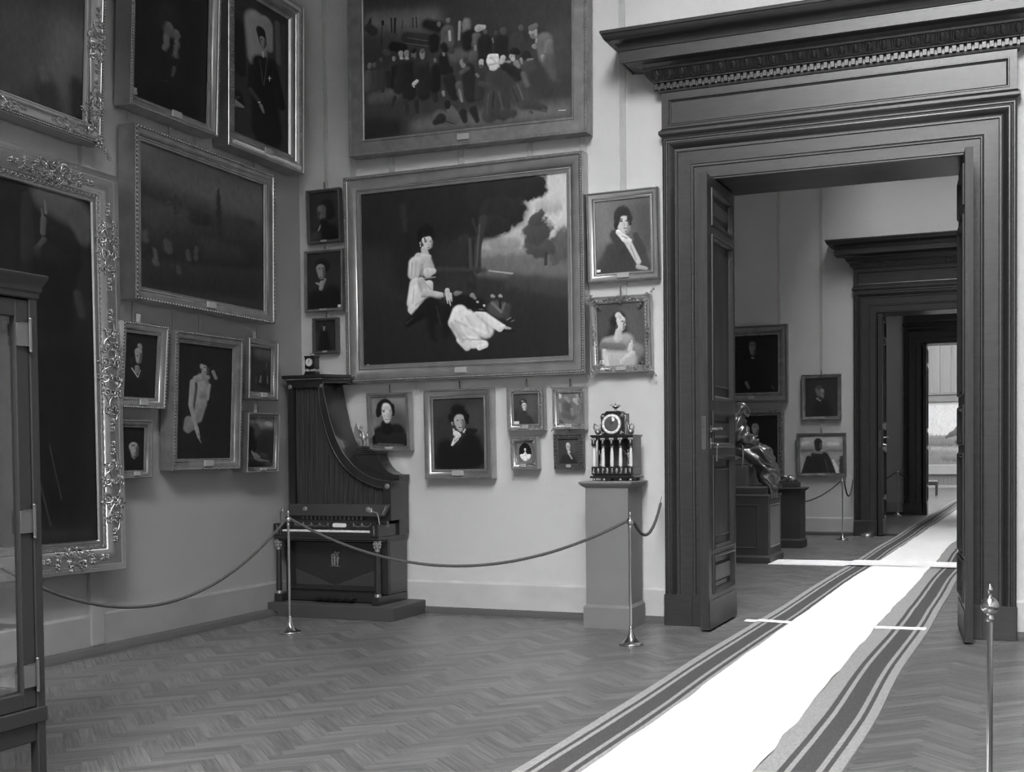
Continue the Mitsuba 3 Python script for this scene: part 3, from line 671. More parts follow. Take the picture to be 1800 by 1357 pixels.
'P5':(0.575,16,'785,7,58,966,63,36,72,83,1;907,40,29,964,111,22,63,98,1;659,37,16,659,201,22,24,46,0;752,31,3,756,65,5,108,53,0;734,58,3,740,78,4,82,68,0;743,85,9,738,124,8,77,60,0;744,142,8,708,169,6,52,83,0;708,173,11,720,224,7,32,98,0;801,123,25,887,147,29,14,26,5;901,185,22,824,259,54,12,38,5;740,229,43,771,340,72,11,68,0;919,281,14,939,338,14,32,113,3;800,491,108,785,836,108,10,128,0;747,722,2,805,875,2,32,98,0;682,798,3,745,950,3,29,98,0;640,984,22,941,987,22,19,128,1'),
'P6':(0.502,15,'277,312,54,390,203,62,12,53,0;438,282,58,459,426,41,216,46,0;532,318,21,515,443,17,68,113,0;471,188,33,494,217,29,175,98,0;403,346,8,436,344,8,68,83,0;517,336,6,538,335,6,59,83,0;462,450,8,511,448,6,92,83,0;420,531,37,425,592,37,161,68,0;405,820,165,502,982,186,12,68,0;258,548,10,453,678,10,302,68,0;530,567,6,465,673,8,243,83,0;246,416,29,259,477,21,19,68,0'),
'P7':(0.499,12,'527,315,128,649,314,109,10,53,0;543,451,103,596,619,73,243,46,0;727,482,36,694,634,36,59,113,0;469,421,15,590,415,15,48,83,0;713,427,12,762,427,12,32,83,0;622,451,9,642,527,12,153,98,0;565,598,12,669,598,9,82,83,0;541,847,182,606,969,182,10,68,0;476,679,18,599,719,18,120,68,0'),
'P8':(0.478,15,'432,301,49,471,347,47,225,53,0;471,358,48,441,511,48,248,46,0;432,522,48,389,649,35,208,53,0;581,349,15,552,473,13,243,68,0;336,302,28,544,280,22,243,53,0;467,256,20,480,282,22,208,68,0;464,188,30,490,241,18,252,46,0;457,140,29,563,163,22,13,60,5;550,203,11,547,253,11,52,128,0;421,212,6,443,214,4,63,98,0;479,195,6,505,191,4,82,98,0;453,213,4,468,226,4,140,113,0;481,241,5,500,238,4,59,98,0;220,663,35,200,735,33,168,60,0;287,720,30,217,760,18,153,68,0;354,617,33,263,711,30,183,83,0;277,330,23,255,527,21,272,46,0;255,538,20,353,710,15,248,46,0;364,731,19,411,814,11,272,53,0;411,820,6,459,863,2,208,68,0;393,779,5,435,802,4,133,113,0;336,363,5,304,514,4,97,300,0;475,440,28,451,445,16,153,300,0;418,412,4,420,415,4,120,128,0;518,310,12,544,332,12,175,300,0;420,569,12,446,615,12,175,300,0;648,227,16,703,282,14,183,60,0'),
'P9':(0.473,26,'560,101,160,963,129,133,72,113,11;288,543,107,974,560,107,24,83,21;575,715,160,980,830,107,17,83,16;550,636,16,531,770,27,133,83,8;859,620,11,875,781,13,114,83,5;713,520,27,737,787,27,15,83,5;971,452,16,989,694,16,19,83,5;794,328,13,809,434,11,68,98,5;348,673,21,339,806,21,41,98,11;176,21,11,231,23,11,191,53,0'),
'P10':(0.532,29,'566,73,145,983,66,145,183,98,10;753,119,48,893,141,39,324,113,19;161,79,48,207,102,48,133,113,10;300,173,68,378,365,106,52,46,19;739,290,48,907,386,121,29,38,19;589,485,169,970,681,169,22,83,19;148,246,58,189,605,97,12,68,24;193,677,15,357,823,29,153,83,12;331,750,34,469,800,29,161,98,15;426,848,24,842,889,19,120,83,12;603,752,44,743,778,39,38,98,19;797,925,34,1034,978,24,52,98,15;251,942,87,525,995,73,12,98,15;1002,989,17,1021,995,17,282,38,0'),
'P24':(0.927,18,'534,627,222,556,938,244,14,98,0;521,204,58,528,304,40,145,53,0;510,148,44,539,150,40,96,83,0;567,240,18,556,317,18,53,113,0;513,386,18,546,396,13,194,68,0;401,822,31,448,913,20,119,68,0;889,905,22,913,938,18,48,83,0'),
'P25':(0.708,17,'535,181,53,539,238,42,293,53,0;516,153,34,554,147,30,217,83,0;580,219,15,569,267,15,119,113,0;507,323,15,574,299,13,486,68,0;572,465,114,597,711,152,13,83,0'),
'P26':(0.845,39,'494,747,231,531,979,264,27,83,0;482,351,86,504,483,59,266,53,0;404,300,73,426,416,59,145,68,0;426,515,46,488,509,40,64,83,0;544,385,16,551,435,16,96,98,0;359,530,20,476,598,16,241,68,0;405,243,53,479,235,40,76,83,0'),
'P27':(1.167,351,'205,107,172,853,118,172,605,98,10;85,209,69,204,176,55,739,113,21;676,218,55,881,221,48,715,113,21;53,381,48,321,367,34,194,83,21;616,389,34,967,387,34,229,83,21;78,831,206,375,834,206,321,113,21;21,588,76,47,901,103,486,98,17;672,630,103,965,599,103,366,113,17;774,665,34,874,975,76,762,83,14;979,599,69,976,941,96,64,53,34;378,558,158,344,1006,310,35,38,0;555,560,138,668,1008,172,35,38,0;643,595,55,786,991,55,39,53,0;200,590,69,76,987,55,39,53,0;584,629,21,668,991,28,69,98,0;350,420,48,497,439,41,229,68,0;426,162,110,425,317,89,39,38,0;485,215,34,493,318,34,103,98,0'),
'PH':(2.207,780,'500,900,300,300,820,300,300,30,20;200,640,60,900,640,60,260,40,20;300,560,30,900,545,30,330,60,10;350,760,40,700,800,50,400,60,20;420,900,40,800,930,40,230,60,20;530,470,90,640,430,110,170,25,0;520,470,50,470,520,40,160,25,0;470,520,30,440,560,20,150,25,0;545,560,24,500,640,16,150,25,0;500,640,16,520,690,12,150,25,0;640,520,40,680,640,24,160,25,0;640,350,60,650,270,40,120,25,0'),
}

PICTURES = list(STROKES)


def painter(names):
    N = max(len(STROKES[k][2].split(';')) for k in names)
    rows, head = [], []
    for k in names:
        asp, bg, st = STROKES[k]
        st = [list(map(float, r.split(','))) for r in st.split(';')]
        head += [asp, bg / 1000]
        for i in range(N):
            if i < len(st):
                x0, y0, r0, x1, y1, r1, g, so, nz = st[i]
                x0, x1 = x0 * asp / 1000, x1 * asp / 1000
                y0, y1 = y0 / 1000, y1 / 1000
                d2 = max((x1 - x0) ** 2 + (y1 - y0) ** 2, 1e-7)
                rows += [x0, y0, (x1 - x0), (y1 - y0), 1 / d2, r0 / 1000, (r1 - r0) / 1000, g / 1000, 1 / max(so / 100 * (r0 + r1) / 2000, 2e-4), nz / 500]
            else:
                rows += [9, 9, 0, 0, 1, 0, 0, 0, 1, 0]
    table, heads = mi.Float(rows), mi.Float(head)
    dr.eval(table, heads)

    def fn(p, n, uv):
        k = dr.floor(uv.x)
        i = mi.UInt32(dr.clip(k, 0, len(names) - 1))
        asp, col = dr.gather(mi.Float, heads, i * 2), dr.gather(mi.Float, heads, i * 2 + 1)
        x, y = (uv.x - k) * asp, 1 - uv.y
        rag = fbm(x * 34, y * 34, k * 5, octaves=3) - 0.5
        brush = fbm(x * 60, y * 26, k, octaves=3)
        for j in range(N):
            b = (i * N + j) * 10
            a = [dr.gather(mi.Float, table, b + c) for c in range(10)]
            px, py = x - a[0], y - a[1]
            t = dr.clip((px * a[2] + py * a[3]) * a[4], 0, 1)
            qx, qy = px - t * a[2], py - t * a[3]
            r = a[5] + t * a[6]
            d = dr.sqrt(qx * qx + qy * qy) - r + rag * a[9]
            tone = a[7] * (1 - 0.26 * dr.clip((0.45 * qx + 0.85 * qy) / dr.maximum(r, 1e-4), -1, 1))     # modelled: lighter above, darker below
            s = dr.clip(0.5 - d * a[8], 0, 1)
            s = s * s * (3 - 2 * s)
            col = col + (tone - col) * s
        return mi.Color3f(col * (0.84 + 0.32 * brush))

    return fn


GROUPS = [['P14'], ['P15'], ['P3', 'P16', 'P17', 'P18', 'P19', 'P4', 'P5', 'P8'], ['P1', 'P2', 'P6', 'P7', 'P9', 'P10', 'P11', 'P12', 'P13', 'P20', 'P21', 'P22', 'P23', 'P24', 'P25', 'P26', 'P27', 'PH']]
WHERE = {}
for gi, g in enumerate(GROUPS):
    mat(f'oil_paint_{gi}', proc(painter(g)), 0.5, 0.12)
    for i, k in enumerate(g):
        WHERE[k] = (gi, i)


def frame_profile(style, fw, rc, D):
    """(inset from the outer edge, depth behind the front plane)"""
    if style == 'plain':
        return [(0, D), (0, .004), (.002, .001), (fw * .25, 0), (fw * .5, .002), (fw * .7, rc * .6), (fw * .8, rc * .6), (fw * .84, rc * .4), (fw, rc)]
    if style == 'flat':
        return [(0, D), (0, .004), (.003, 0), (.006, 0), (fw * .12, .002), (fw * .16, .010), (fw * .80, .012), (fw * .82, .006), (fw * .90, .006), (fw * .92, rc * .7), (fw, rc)]
    if style == 'ribbed':
        return [(0, D), (0, .010), (.004, .004), (.010, .002), (.016, .008), (.024, .006), (.05, .004), (fw * .45, rc * .30), (fw * .50, rc * .42), (fw * .53, rc * .36), (fw * .60, rc * .36), (fw * .64, rc * .5), (fw * .78, rc * .6), (fw * .80, rc * .8), (fw * .90, rc * .84), (fw * .91, rc * .74), (fw, rc)]
    # cove: raised outer edge, hollow falling to the sight edge
    p = [(0, D), (0, .012), (.003, .006), (fw * .08, .004), (fw * .20, .004), (fw * .22, .008)]
    for k in range(8):
        t = k / 7 * PI / 2
        p.append((fw * .24 + fw * .48 * math.sin(t), .010 + (rc * .80 - .010) * (1 - math.cos(t))))
    p += [(fw * .73, rc * .70), (fw * .80, rc * .66), (fw * .82, rc * .82), (fw * .90, rc * .86), (fw * .91, rc * .78), (fw * .97, rc * .80), (fw, rc)]
    return p


def around(w, h, s, pitch):
    """points along a rectangle inset by s, with the direction along each side"""
    x0, x1, z0, z1 = -w / 2 + s, w / 2 - s, s, h - s
    for (ax_, az_), (bx_, bz_) in (((x0, z0), (x1, z0)), ((x1, z0), (x1, z1)), ((x1, z1), (x0, z1)), ((x0, z1), (x0, z0))):
        L = math.hypot(bx_ - ax_, bz_ - az_)
        n = max(2, int(round(L / pitch)))
        for i in range(n):
            t = (i + .5) / n
            yield ax_ + (bx_ - ax_) * t, az_ + (bz_ - az_) * t, (bx_ - ax_) / L, (bz_ - az_) / L


def bead_row(mb, w, h, s, y, pitch, size, slant=0.0, n=7, m=4):
    for x, z, dx, dz in around(w, h, s, pitch):
        a = math.atan2(dz, dx) + slant
        R = np.array([[math.cos(a), 0, -math.sin(a)], [0, 1, 0], [math.sin(a), 0, math.cos(a)]])
        mb.blob((x, y, z), size, n, m, R)


def spiral(c, r, turns, a0, sgn, n=18, tail=0.0):
    k = np.linspace(0, 1, n)
    a = a0 + sgn * k * turns * 2 * PI
    rr = r * (1 - .86 * k)
    return np.stack([c[0] + rr * np.cos(a), c[1] + rr * np.sin(a)], 1)


def scrollwork(rng, L, W, surf, up=True):
    """carved scrolls, leaves and florets in a patch L long (along s) and W wide (along t), lying on the surface depth surf(t);
    returns a mesh in (s, t, y)"""
    mb = MB()

    def lay(pts, r0, r1, lift=.006):
        y = np.array([surf(p[1]) for p in pts]) - lift
        mb.tube(np.stack([pts[:, 0], pts[:, 1], y], 1), np.linspace(r0, r1, len(pts)), 6)

    def leaf_(s, t, a, l, wd):
        R = np.array([[math.cos(a), -math.sin(a), 0], [math.sin(a), math.cos(a), 0], [0, 0, 1.0]])
        mb.blob((s, t, surf(t) - .006), (l, wd, .010), 7, 4, R)

    rows = max(1, int(L / (W * .50)))
    for i in range(rows):
        s0 = -L / 2 + (i + .5) * L / rows
        env = 1 - .55 * abs(s0) / (L / 2)
        for sg in (-1, 1):
            r = W * .20 * env * rng.uniform(.85, 1.15)
            c = (s0 + rng.uniform(-.02, .02) * L, sg * W * .27 * env)
            d = 1 if (i + (sg > 0)) % 2 else -1
            pts = spiral(c, r, 1.35, PI / 2 * (1 - sg) + rng.uniform(-.5, .5), d * sg, 20)
            lay(pts, W * .035, W * .018, .010)
            mb.blob((pts[-1, 0], pts[-1, 1], surf(pts[-1, 1]) - .012), (W * .045,) * 3, 7, 5)
            # the stem running to the next scroll
            q = np.linspace(0, 1, 8)[:, None]
            e = np.array([s0 + d * L / rows * .8, sg * W * .06 * env])
            mid = (pts[0] + e) / 2 + [0, sg * W * .16 * env]
            lay((1 - q) ** 2 * pts[0] + 2 * q * (1 - q) * mid + q * q * e, W * .032, W * .014, .008)
            for k in range(6):
                a = rng.uniform(0, 2 * PI)
                leaf_(c[0] + 1.15 * r * math.cos(a), c[1] + 1.0 * r * math.sin(a), a + rng.uniform(-.6, .6), W * .10 * env, W * .036)
        for k in range(3):
            leaf_(s0 + rng.uniform(-.3, .3) * L / rows, rng.uniform(-.06, .06) * W, rng.uniform(0, PI), W * .10 * env, W * .035)
    for end in (-1, 1):                       # dwindling florets beyond both ends
        for j in range(2):
            s0 = end * (L / 2 + W * (.16 + .26 * j))
            for k in range(5):
                a = 2 * PI * k / 5 + j
                leaf_(s0 + W * .07 * math.cos(a), W * .07 * math.sin(a), a, W * (.075 - .015 * j), W * .035)
            mb.blob((s0, 0, surf(0) - .014), (W * .04,) * 3, 7, 5)
    return mb.mesh()


PLACE = {'B': YB, 'C': Y2, 'E': YE}


def hang(key, spec, label, style, group=None, finish='gilt', name='portrait_painting', orn=None, plate=True, tag=None, hanger=True, oval=False, beads=None):
    """one framed painting on a wall: spec = wall, centre, bottom, width, height, front of the frame off the wall, forward lean, turn, frame width, depth of the canvas"""
    wall, a, z, w, h, d, tilt, turn, fw, rc = spec
    t, r = math.radians(tilt), math.radians(turn)
    R = np.array([[1, 0, 0], [0, math.cos(t), -math.sin(t)], [0, math.sin(t), math.cos(t)]]) @ np.array([[math.cos(r), 0, -math.sin(r)], [0, 1, 0], [math.sin(r), 0, math.cos(r)]])
    if wall == 'L':
        R, o = rotz(PI / 2) @ R, np.array([XL + d, a, z])
    else:
        o = np.array([a, PLACE[wall] - d, z])
    th = thing(name, label, 'painting', group)
    D = max(rc + .012, d - .016 if not tilt < 0 else d - .016 - h * abs(math.sin(t)))
    prof = frame_profile(style if style in ('plain', 'flat', 'ribbed') else 'cove', fw, rc, D)
    fm = MB().loft([[(-w / 2 + s, y, s), (w / 2 - s, y, s), (w / 2 - s, y, h - s), (-w / 2 + s, y, h - s)] for s, y in prof], closed=True)
    fm.add([(-w / 2, D, 0), (w / 2, D, 0), (w / 2, D, h), (-w / 2, D, h)], [[0, 1, 2, 3]])
    frame = part(th, 'frame', xf(fm.mesh(), R, o), finish, 28)
    b = MB()
    if style == 'cove':
        pt, sz = beads or (.021, .0085)
        bead_row(b, w, h, fw * .12, .002, pt, (sz * 1.12, sz * .9, sz * .72), .7)
        bead_row(b, w, h, fw * .765, rc * .66, pt * .55, (pt * .2, .003, pt * .2), 0, 6, 3)
    elif style == 'flat':
        bead_row(b, w, h, .008, .002, .034, (.012, .007, .006), .6)
        bead_row(b, w, h, .024, .006, .022, (.009, .005, .005), -.5)
        bead_row(b, w, h, fw * .86, .006, .016, (.006, .004, .004), .4)
    elif style == 'ribbed':
        bead_row(b, w, h, fw * .30, .006, .0185, (.0068, .010, fw * .17), 0, 8, 5)
        bead_row(b, w, h, fw * .565, rc * .36, .012, (.004, .004, .004))
    elif style == 'leafy':
        rng = np.random.default_rng(len(label))
        for x, zz, dx, dz in around(w, h, fw * .34, fw * .30):
            for k in range(3):
                ang = math.atan2(dz, dx) + rng.choice([-1, 1]) * rng.uniform(.5, 1.1)
                Rr = np.array([[math.cos(ang), 0, -math.sin(ang)], [0, 1, 0], [math.sin(ang), 0, math.cos(ang)]])
                b.blob((x + rng.uniform(-.2, .2) * fw, .006 + rng.uniform(0, .3) * rc, zz + rng.uniform(-.2, .2) * fw), (fw * .19, fw * .10, fw * .07), 6, 4, Rr)
        bead_row(b, w, h, fw * .08, .004, fw * .2, (fw * .08, .004, fw * .05), .6)
        bead_row(b, w, h, fw * .85, rc * .8, fw * .13, (fw * .05, .003, fw * .04))
    if style == 'cove' and sz > .0045:
        ch = MB().loft([[(-w / 2 + s, y, s), (w / 2 - s, y, s), (w / 2 - s, y, h - s), (-w / 2 + s, y, h - s)] for s, y in ((fw * .05, .004), (fw * .055, .0025), (fw * .195, .0025), (fw * .20, .004))], closed=True)
        part(frame, 'bead_channel', xf(ch.mesh(), R, o), 'frame_side', False)
    if b.n:
        part(frame, 'beading', xf(b.mesh(), R, o), finish, True, kind='stuff')
    if orn:
        rng = np.random.default_rng(orn.get('seed', 1))
        ps, py = [q[0] for q in prof[1:]], [q[1] for q in prof[1:]]

        def surf(tt):
            return float(np.interp(fw * .46 + tt, ps, py))

        for side_, pos, L, W in orn['patches']:
            sm = scrollwork(rng, L, W, surf)
            v = np.array(sm.vertices)
            s, tt, y = v[:, 0], v[:, 1] + fw * .46, v[:, 2]
            if side_ == 'right':
                P = np.stack([w / 2 - tt, y, pos + s], 1)
            elif side_ == 'left':
                P = np.stack([-w / 2 + tt, y, pos + s], 1)
            elif side_ == 'bottom':
                P = np.stack([pos + s, y, tt], 1)
            elif side_ == 'top':
                P = np.stack([pos + s, y, h - tt], 1)
            else:          # a corner: the patch runs along the diagonal
                sx, sz = {'tr': (1, 1), 'br': (1, -1), 'tl': (-1, 1), 'bl': (-1, -1)}[side_]
                cx_, cz_ = sx * (w / 2 - fw * .5), (h - fw * .5 if sz > 0 else fw * .5)
                q = (v[:, 0] + v[:, 1]) * s2, (v[:, 0] - v[:, 1]) * s2
                P = np.stack([cx_ + sx * q[0], y - .006, cz_ + sz * q[1]], 1)
            part(frame, 'carved_ornament', xf(trimesh.Trimesh(P, sm.faces, process=False), R, o), orn.get('finish', finish), 50)
        if orn.get('meander'):      # the cast running ornament near the sight edge
            mm = MB()
            for i, (x, zz, dx, dz) in enumerate(around(w, h, fw * .80, .036)):
                c = np.array([x, zz])
                e, f = np.array([dx, dz]), np.array([-dz, dx])
                k = np.linspace(0, 1, 10)[:, None]
                pts = c + e * (.018 * np.cos(k * 5.2 + .6) * (1 - .45 * k)) + f * (.012 * np.sin(k * 5.2 + .6) * (1 - .45 * k)) * (1 if i % 2 else -1)
                mm.tube(np.stack([pts[:, 0], np.full(10, rc * .62), pts[:, 1]], 1), np.linspace(.0045, .003, 10), 5)
            part(frame, 'running_ornament', xf(mm.mesh(), R, o), finish, 50, kind='stuff')
    gi, i = WHERE[key]
    q = .004
    X, Z0, Z1 = w / 2 - fw + q, fw - q, h - fw + q
    cv = np.array([(-X, rc + .006, Z0), (X, rc + .006, Z0), (X, rc + .006, Z1), (-X, rc + .006, Z1)])
    uv = np.array([[.001, 0], [.999, 0], [.999, 1], [.001, 1]]) + [i, 0]
    part(th, 'canvas', xf(trimesh.Trimesh(cv, [[0, 1, 2], [0, 2, 3]], process=False), R, o), f'oil_paint_{gi}', False, uv=uv)
    if oval:
        a = np.linspace(0, 2 * PI, 49)[:-1]
        zc_, rx_, rz_ = h * .5 + .006, (w / 2 - fw) * .90, (h / 2 - fw) * .93
        pl_ = sbox(-w / 2 + fw - .002, fw - .002, w / 2 - fw + .002, h - fw + .002).difference(Polygon(np.stack([rx_ * np.cos(a), zc_ + rz_ * np.sin(a)], 1)))
        part(th, 'oval_mount', xf(MB().extrude(pl_, rc - .002, rc + .003).mesh(), R, o), 'dark_gilt', False)
    if plate:
        pw, pz = min(.11, w * .17), min(.05, fw * .55)
        pm = MB().box(-pw / 2, pw / 2, -.006, .010, fw * .32, fw * .32 + pz, .002)
        part(th, 'name_plate', xf(pm.mesh(), R, o), 'plate', False)
    if tag:
        tx, tz, tw, tth, gl = tag
        part(th, 'number_card', xf(MB().box(tx * w - tw / 2, tx * w + tw / 2, rc - .002, rc + .004, tz * h, tz * h + tth).mesh(), R, o), gl, False)
    if hanger:
        hw = .022 if wall == 'L' else .006
        hl = .07 if hanger is True else hanger
        part(th, 'hanger', xf(MB().box(-hw, hw, D * .7, D * .7 + .004, h - .02, h + hl, .001).mesh(), R, o), 'batten_paint' if wall == 'L' else 'frame_side', False)
    return th


hang('P5', ('L',6.064,0.620,2.200,2.821,0.19,-1.01,-0.98,0.22,0.07), 'huge dark painting with a raised arm and trees in the widest gilt scrollwork frame', 'cove', finish='pale_gilt', name='figure_painting',
     orn={'seed': 3, 'patches': [('right', 2.30, .42, .20), ('right', 1.42, .66, .21), ('right', .56, .50, .21), ('bottom', .60, .46, .19), ('bottom', -.5, .46, .19), ('top', .46, .60, .17), ('top', -.5, .60, .17), ('left', 1.42, .66, .21)], 'meander': True}, beads=(.03, .004), hanger=False, plate=False)
hang('P1', ('L',6.076,3.615,1.900,1.300,0.17,2.14,-1.18,0.15,0.06), 'hazy battle landscape in a gilt rococo frame, high at left above the huge scrollwork frame', 'cove', finish='pale_gilt', name='landscape_painting',
     orn={'seed': 8, 'patches': [('br', 0, .22, .20), ('bl', 0, .22, .20), ('tr', 0, .22, .20), ('right', .72, .30, .15), ('right', .28, .20, .12), ('bottom', .0, .34, .13), ('bottom', .62, .2, .12)]}, hanger=False, plate=False)
hang('P2', ('L',7.853,3.965,1.057,1.350,0.17,2.40,-0.39,0.09,0.06), 'very dark portrait of a figure in a fur collar, top of the left wall', 'cove', tag=(-.40, .075, .05, .05, 'plate'), hanger=False)
hang('P3', ('L',9.090,3.929,1.136,1.500,0.17,0.54,-0.86,0.16,0.07), 'portrait of a man in black with a star on his breast, in a ribbed frame', 'ribbed', hanger=False)
hang('P4', ('L',8.235,2.549,1.802,1.279,0.18,0.44,-0.80,0.105,0.05), 'dark town view with crowds and church spires in a large beaded gilt frame', 'cove', name='townscape_painting', beads=(.033, .012), hanger=False)
hang('P6', ('L',7.440,1.765,0.512,0.625,0.14,4.41,-0.28,0.08,0.05), 'dark portrait of a woman with parted hair and white collar, beside the huge scrollwork frame', 'cove', beads=(.025, .009))
hang('P7', ('L',7.362,1.249,0.352,0.431,0.13,2.19,-0.22,0.058,0.04), 'small dark portrait of a heavy-browed man, below the woman with the white collar', 'cove', beads=(.014, .005), finish='dark_gilt', hanger=False)
hang('P8', ('L',8.200,1.296,0.877,1.075,0.15,2.69,-0.04,0.09,0.05), 'painting of a pale half-length nude with a hanging arm against black', 'cove', name='figure_painting', beads=(.026, .009), finish='dark_gilt', hanger=False)
hang('P9', ('L',8.965,1.879,0.444,0.511,0.17,1.42,-0.69,0.068,0.045), 'small crowd scene in a deep gilt frame, right of the nude', 'cove', name='figure_painting', beads=(.05, .003))
hang('P10', ('L',8.951,1.263,0.474,0.504,0.16,3.12,0.06,0.045,0.04), 'small mountain landscape with a rushing stream, beside the tall piano', 'cove', name='landscape_painting', beads=(.012, .004))
hang('P11', ('B',-5.921,3.318,0.349,0.479,0.08,1.23,0.46,0.028,0.02), 'dark profile portrait of a man, topmost of the three small ones by the corner', 'plain', finish='frame_wood')
hang('P12', ('B',-5.937,2.705,0.402,0.552,0.08,-0.81,-0.09,0.025,0.02), 'dark portrait of a man with a white neckcloth, middle of the three by the corner', 'plain', hanger=.04, finish='dark_gilt', tag=(.40, .055, .035, .02, 'card'))
hang('P13', ('B',-5.934,2.323,0.262,0.322,0.07,0.13,-0.31,0.028,0.02), 'smallest dark full-length figure picture, above the little clock on the piano', 'plain', hanger=.05, finish='frame_wood', name='figure_painting')
hang('P14', ('B',-4.488,4.022,2.227,1.550,0.16,0.74,-0.66,0.145,0.03), 'large village funeral scene with a woman in a white bonnet, above the seated lady', 'flat', name='figure_painting', finish='dark_gilt', hanger=False)
hang('P15', ('B',-4.540,2.044,2.258,1.825,0.15,-0.15,0.30,0.16,0.05), 'large painting of a seated lady in a white dress under dark trees', 'cove', name='figure_painting', beads=(.021, .010), hanger=False)
hang('P16', ('B',-3.101,2.798,0.606,0.730,0.09,0.91,0.62,0.072,0.03), 'portrait of a gentleman with sideburns and a white cravat, right of the seated lady', 'cove', beads=(.016, .0065), tag=(-.36, .115, .04, .022, 'card'), hanger=False)
hang('P17', ('B',-3.121,2.051,0.516,0.622,0.09,3.25,0.38,0.058,0.025), 'portrait of a woman with a shawl in a carved rococo frame, above the clock', 'cove',
     orn={'seed': 5, 'patches': [('br', 0, .10, .095), ('bl', 0, .10, .095), ('tr', 0, .10, .095), ('tl', 0, .10, .095), ('top', 0, .20, .075), ('bottom', 0, .20, .075), ('left', .31, .10, .055), ('right', .31, .10, .055)]}, beads=(.05, .003), tag=(-.33, .115, .035, .035, 'card'))
hang('P18', ('B',-5.271,1.434,0.419,0.514,0.1,3.13,0.14,0.04,0.025), 'portrait of a pale young man with long dark hair, right beside the piano eagle', 'plain')
hang('P19', ('B',-4.592,1.186,0.643,0.775,0.12,0.35,0.39,0.084,0.04), 'portrait of a tousle-haired young man with a white frill collar, largest of the lower row', 'cove', beads=(.012, .005))
hang('P20', ('B',-3.968,1.589,0.334,0.368,0.1,2.97,-0.05,0.058,0.03), 'small portrait of a fair man in a grey coat with a white number card', 'leafy', tag=(-.27, .16, .05, .022, 'card'))
hang('P21', ('B',-3.581,1.594,0.291,0.353,0.09,1.60,-0.03,0.05,0.03), 'small pale crowded picture in a rococo frame with curled corners', 'cove', name='figure_painting',
     orn={'seed': 6, 'finish': 'bright_gilt', 'patches': [('br', 0, .045, .055), ('bl', 0, .045, .055), ('tr', 0, .045, .055), ('tl', 0, .045, .055)]}, beads=(.05, .003))
oval = hang('P22', ('B',-3.976,1.263,0.236,0.276,0.12,4.57,0.23,0.056,0.05), 'tiny oval portrait of a dark-haired lady in a white gown, in a deep square frame', 'leafy', hanger=False, oval=True)
hang('P23', ('B',-3.592,1.264,0.261,0.294,0.07,2.87,0.07,0.044,0.015), 'small portrait of a bald man in a flat dark frame beside the clock', 'flat', finish='frame_wood', beads=(.02, .003))
hang('P24', ('C',-4.345,2.180,1.200,1.265,0.12,-0.07,0.21,0.165,0.06), 'large near-black portrait of a standing man in the next room, over the bronze statue', 'cove', beads=(.04, .006), finish='dark_gilt', hanger=False)
hang('P25', ('C',-4.317,0.747,1.000,1.320,0.1,0.93,-0.12,0.11,0.05), 'dark portrait of a grey-haired man behind the bronze statue in the next room', 'leafy', finish='dark_gilt', hanger=False)
hang('P26', ('C',-3.215,1.869,0.632,0.737,0.07,1.93,-0.04,0.06,0.03), 'near-black portrait of a turned head in the next room, above the pale landscape portrait', 'cove', beads=(.02, .005), finish='dark_gilt')
hang('P27', ('C',-3.215,0.953,0.789,0.704,0.08,2.47,0.10,0.055,0.03), 'portrait of a dark-coated man before a pale landscape, in the next room', 'leafy', finish='dark_gilt')


# ---------------------------------------------------------------- the carpet, its white cover and the tapes
def carpet_edge(y):
    return -2.125 + .0045 * (y - 6) + .008 * math.sin(y * 1.3)


ys = np.arange(2.6, YE - .6, .10)
rows, uvs = [], []
for y in ys:
    x0, x1 = carpet_edge(y), carpet_edge(y) + 1.345 - .003 * (y - 6) + .006 * math.sin(y * 2.1)
    xs_ = np.linspace(x0, x1, 9)
    prof = [(x0, -.001, 0)] + [(x, .009 + .0015 * math.sin(x * 11 + y * 3), (x - x0) / (x1 - x0) * 1.345) for x in xs_] + [(x1, -.001, 1.345)]
    rows.append([(x, y, z) for x, z, _ in prof])
    uvs += [(u, 0) for _, _, u in prof]
solo('runner_carpet', 'long grey carpet runner with dark stripes along both edges, leading through the doorways', 'carpet', MB().loft(rows), 'carpet', True, uv=np.array(uvs))

lrng = np.random.default_rng(11)
KN = lrng.uniform(-1, 1, 2000)


def wig(y, f, off):
    q = y * f + off
    i = int(math.floor(q))
    t = q - i
    t = t * t * (3 - 2 * t)
    return KN[i % 1999] * (1 - t) + KN[(i + 1) % 1999] * t


rows = []
for y in np.arange(2.6, YE - 1.0, .05):
    x0 = -1.822 + .012 * wig(y, .8, 3) + .007 * wig(y, 2.6, 90) + (.012 * max(0, y - 13))
    x1 = -1.150 + .013 * wig(y, .7, 40) + .009 * wig(y, 3.1, 200) + .004 * max(0, y - 13)
    lift = .010 * max(0, wig(y, 2.3, 400))
    row = [(x0, y, .0115)]
    for k in range(9):
        t = k / 8
        x = x0 + (x1 - x0) * t
        z = .0165 + .002 * math.sin(x * 9 + 2 * wig(y, 1.5, 600)) + .003 * wig(y, 1.2, 700) * math.sin(PI * t) + (lift if k == 8 else 0)
        row.append((x, y, z))
    row.append((x1 + .004, y, .0105 + lift * .7))
    rows.append(row)
solo('linen_runner', 'long white linen cover laid down the middle of the striped carpet', 'runner', MB().loft(rows), 'linen', True)

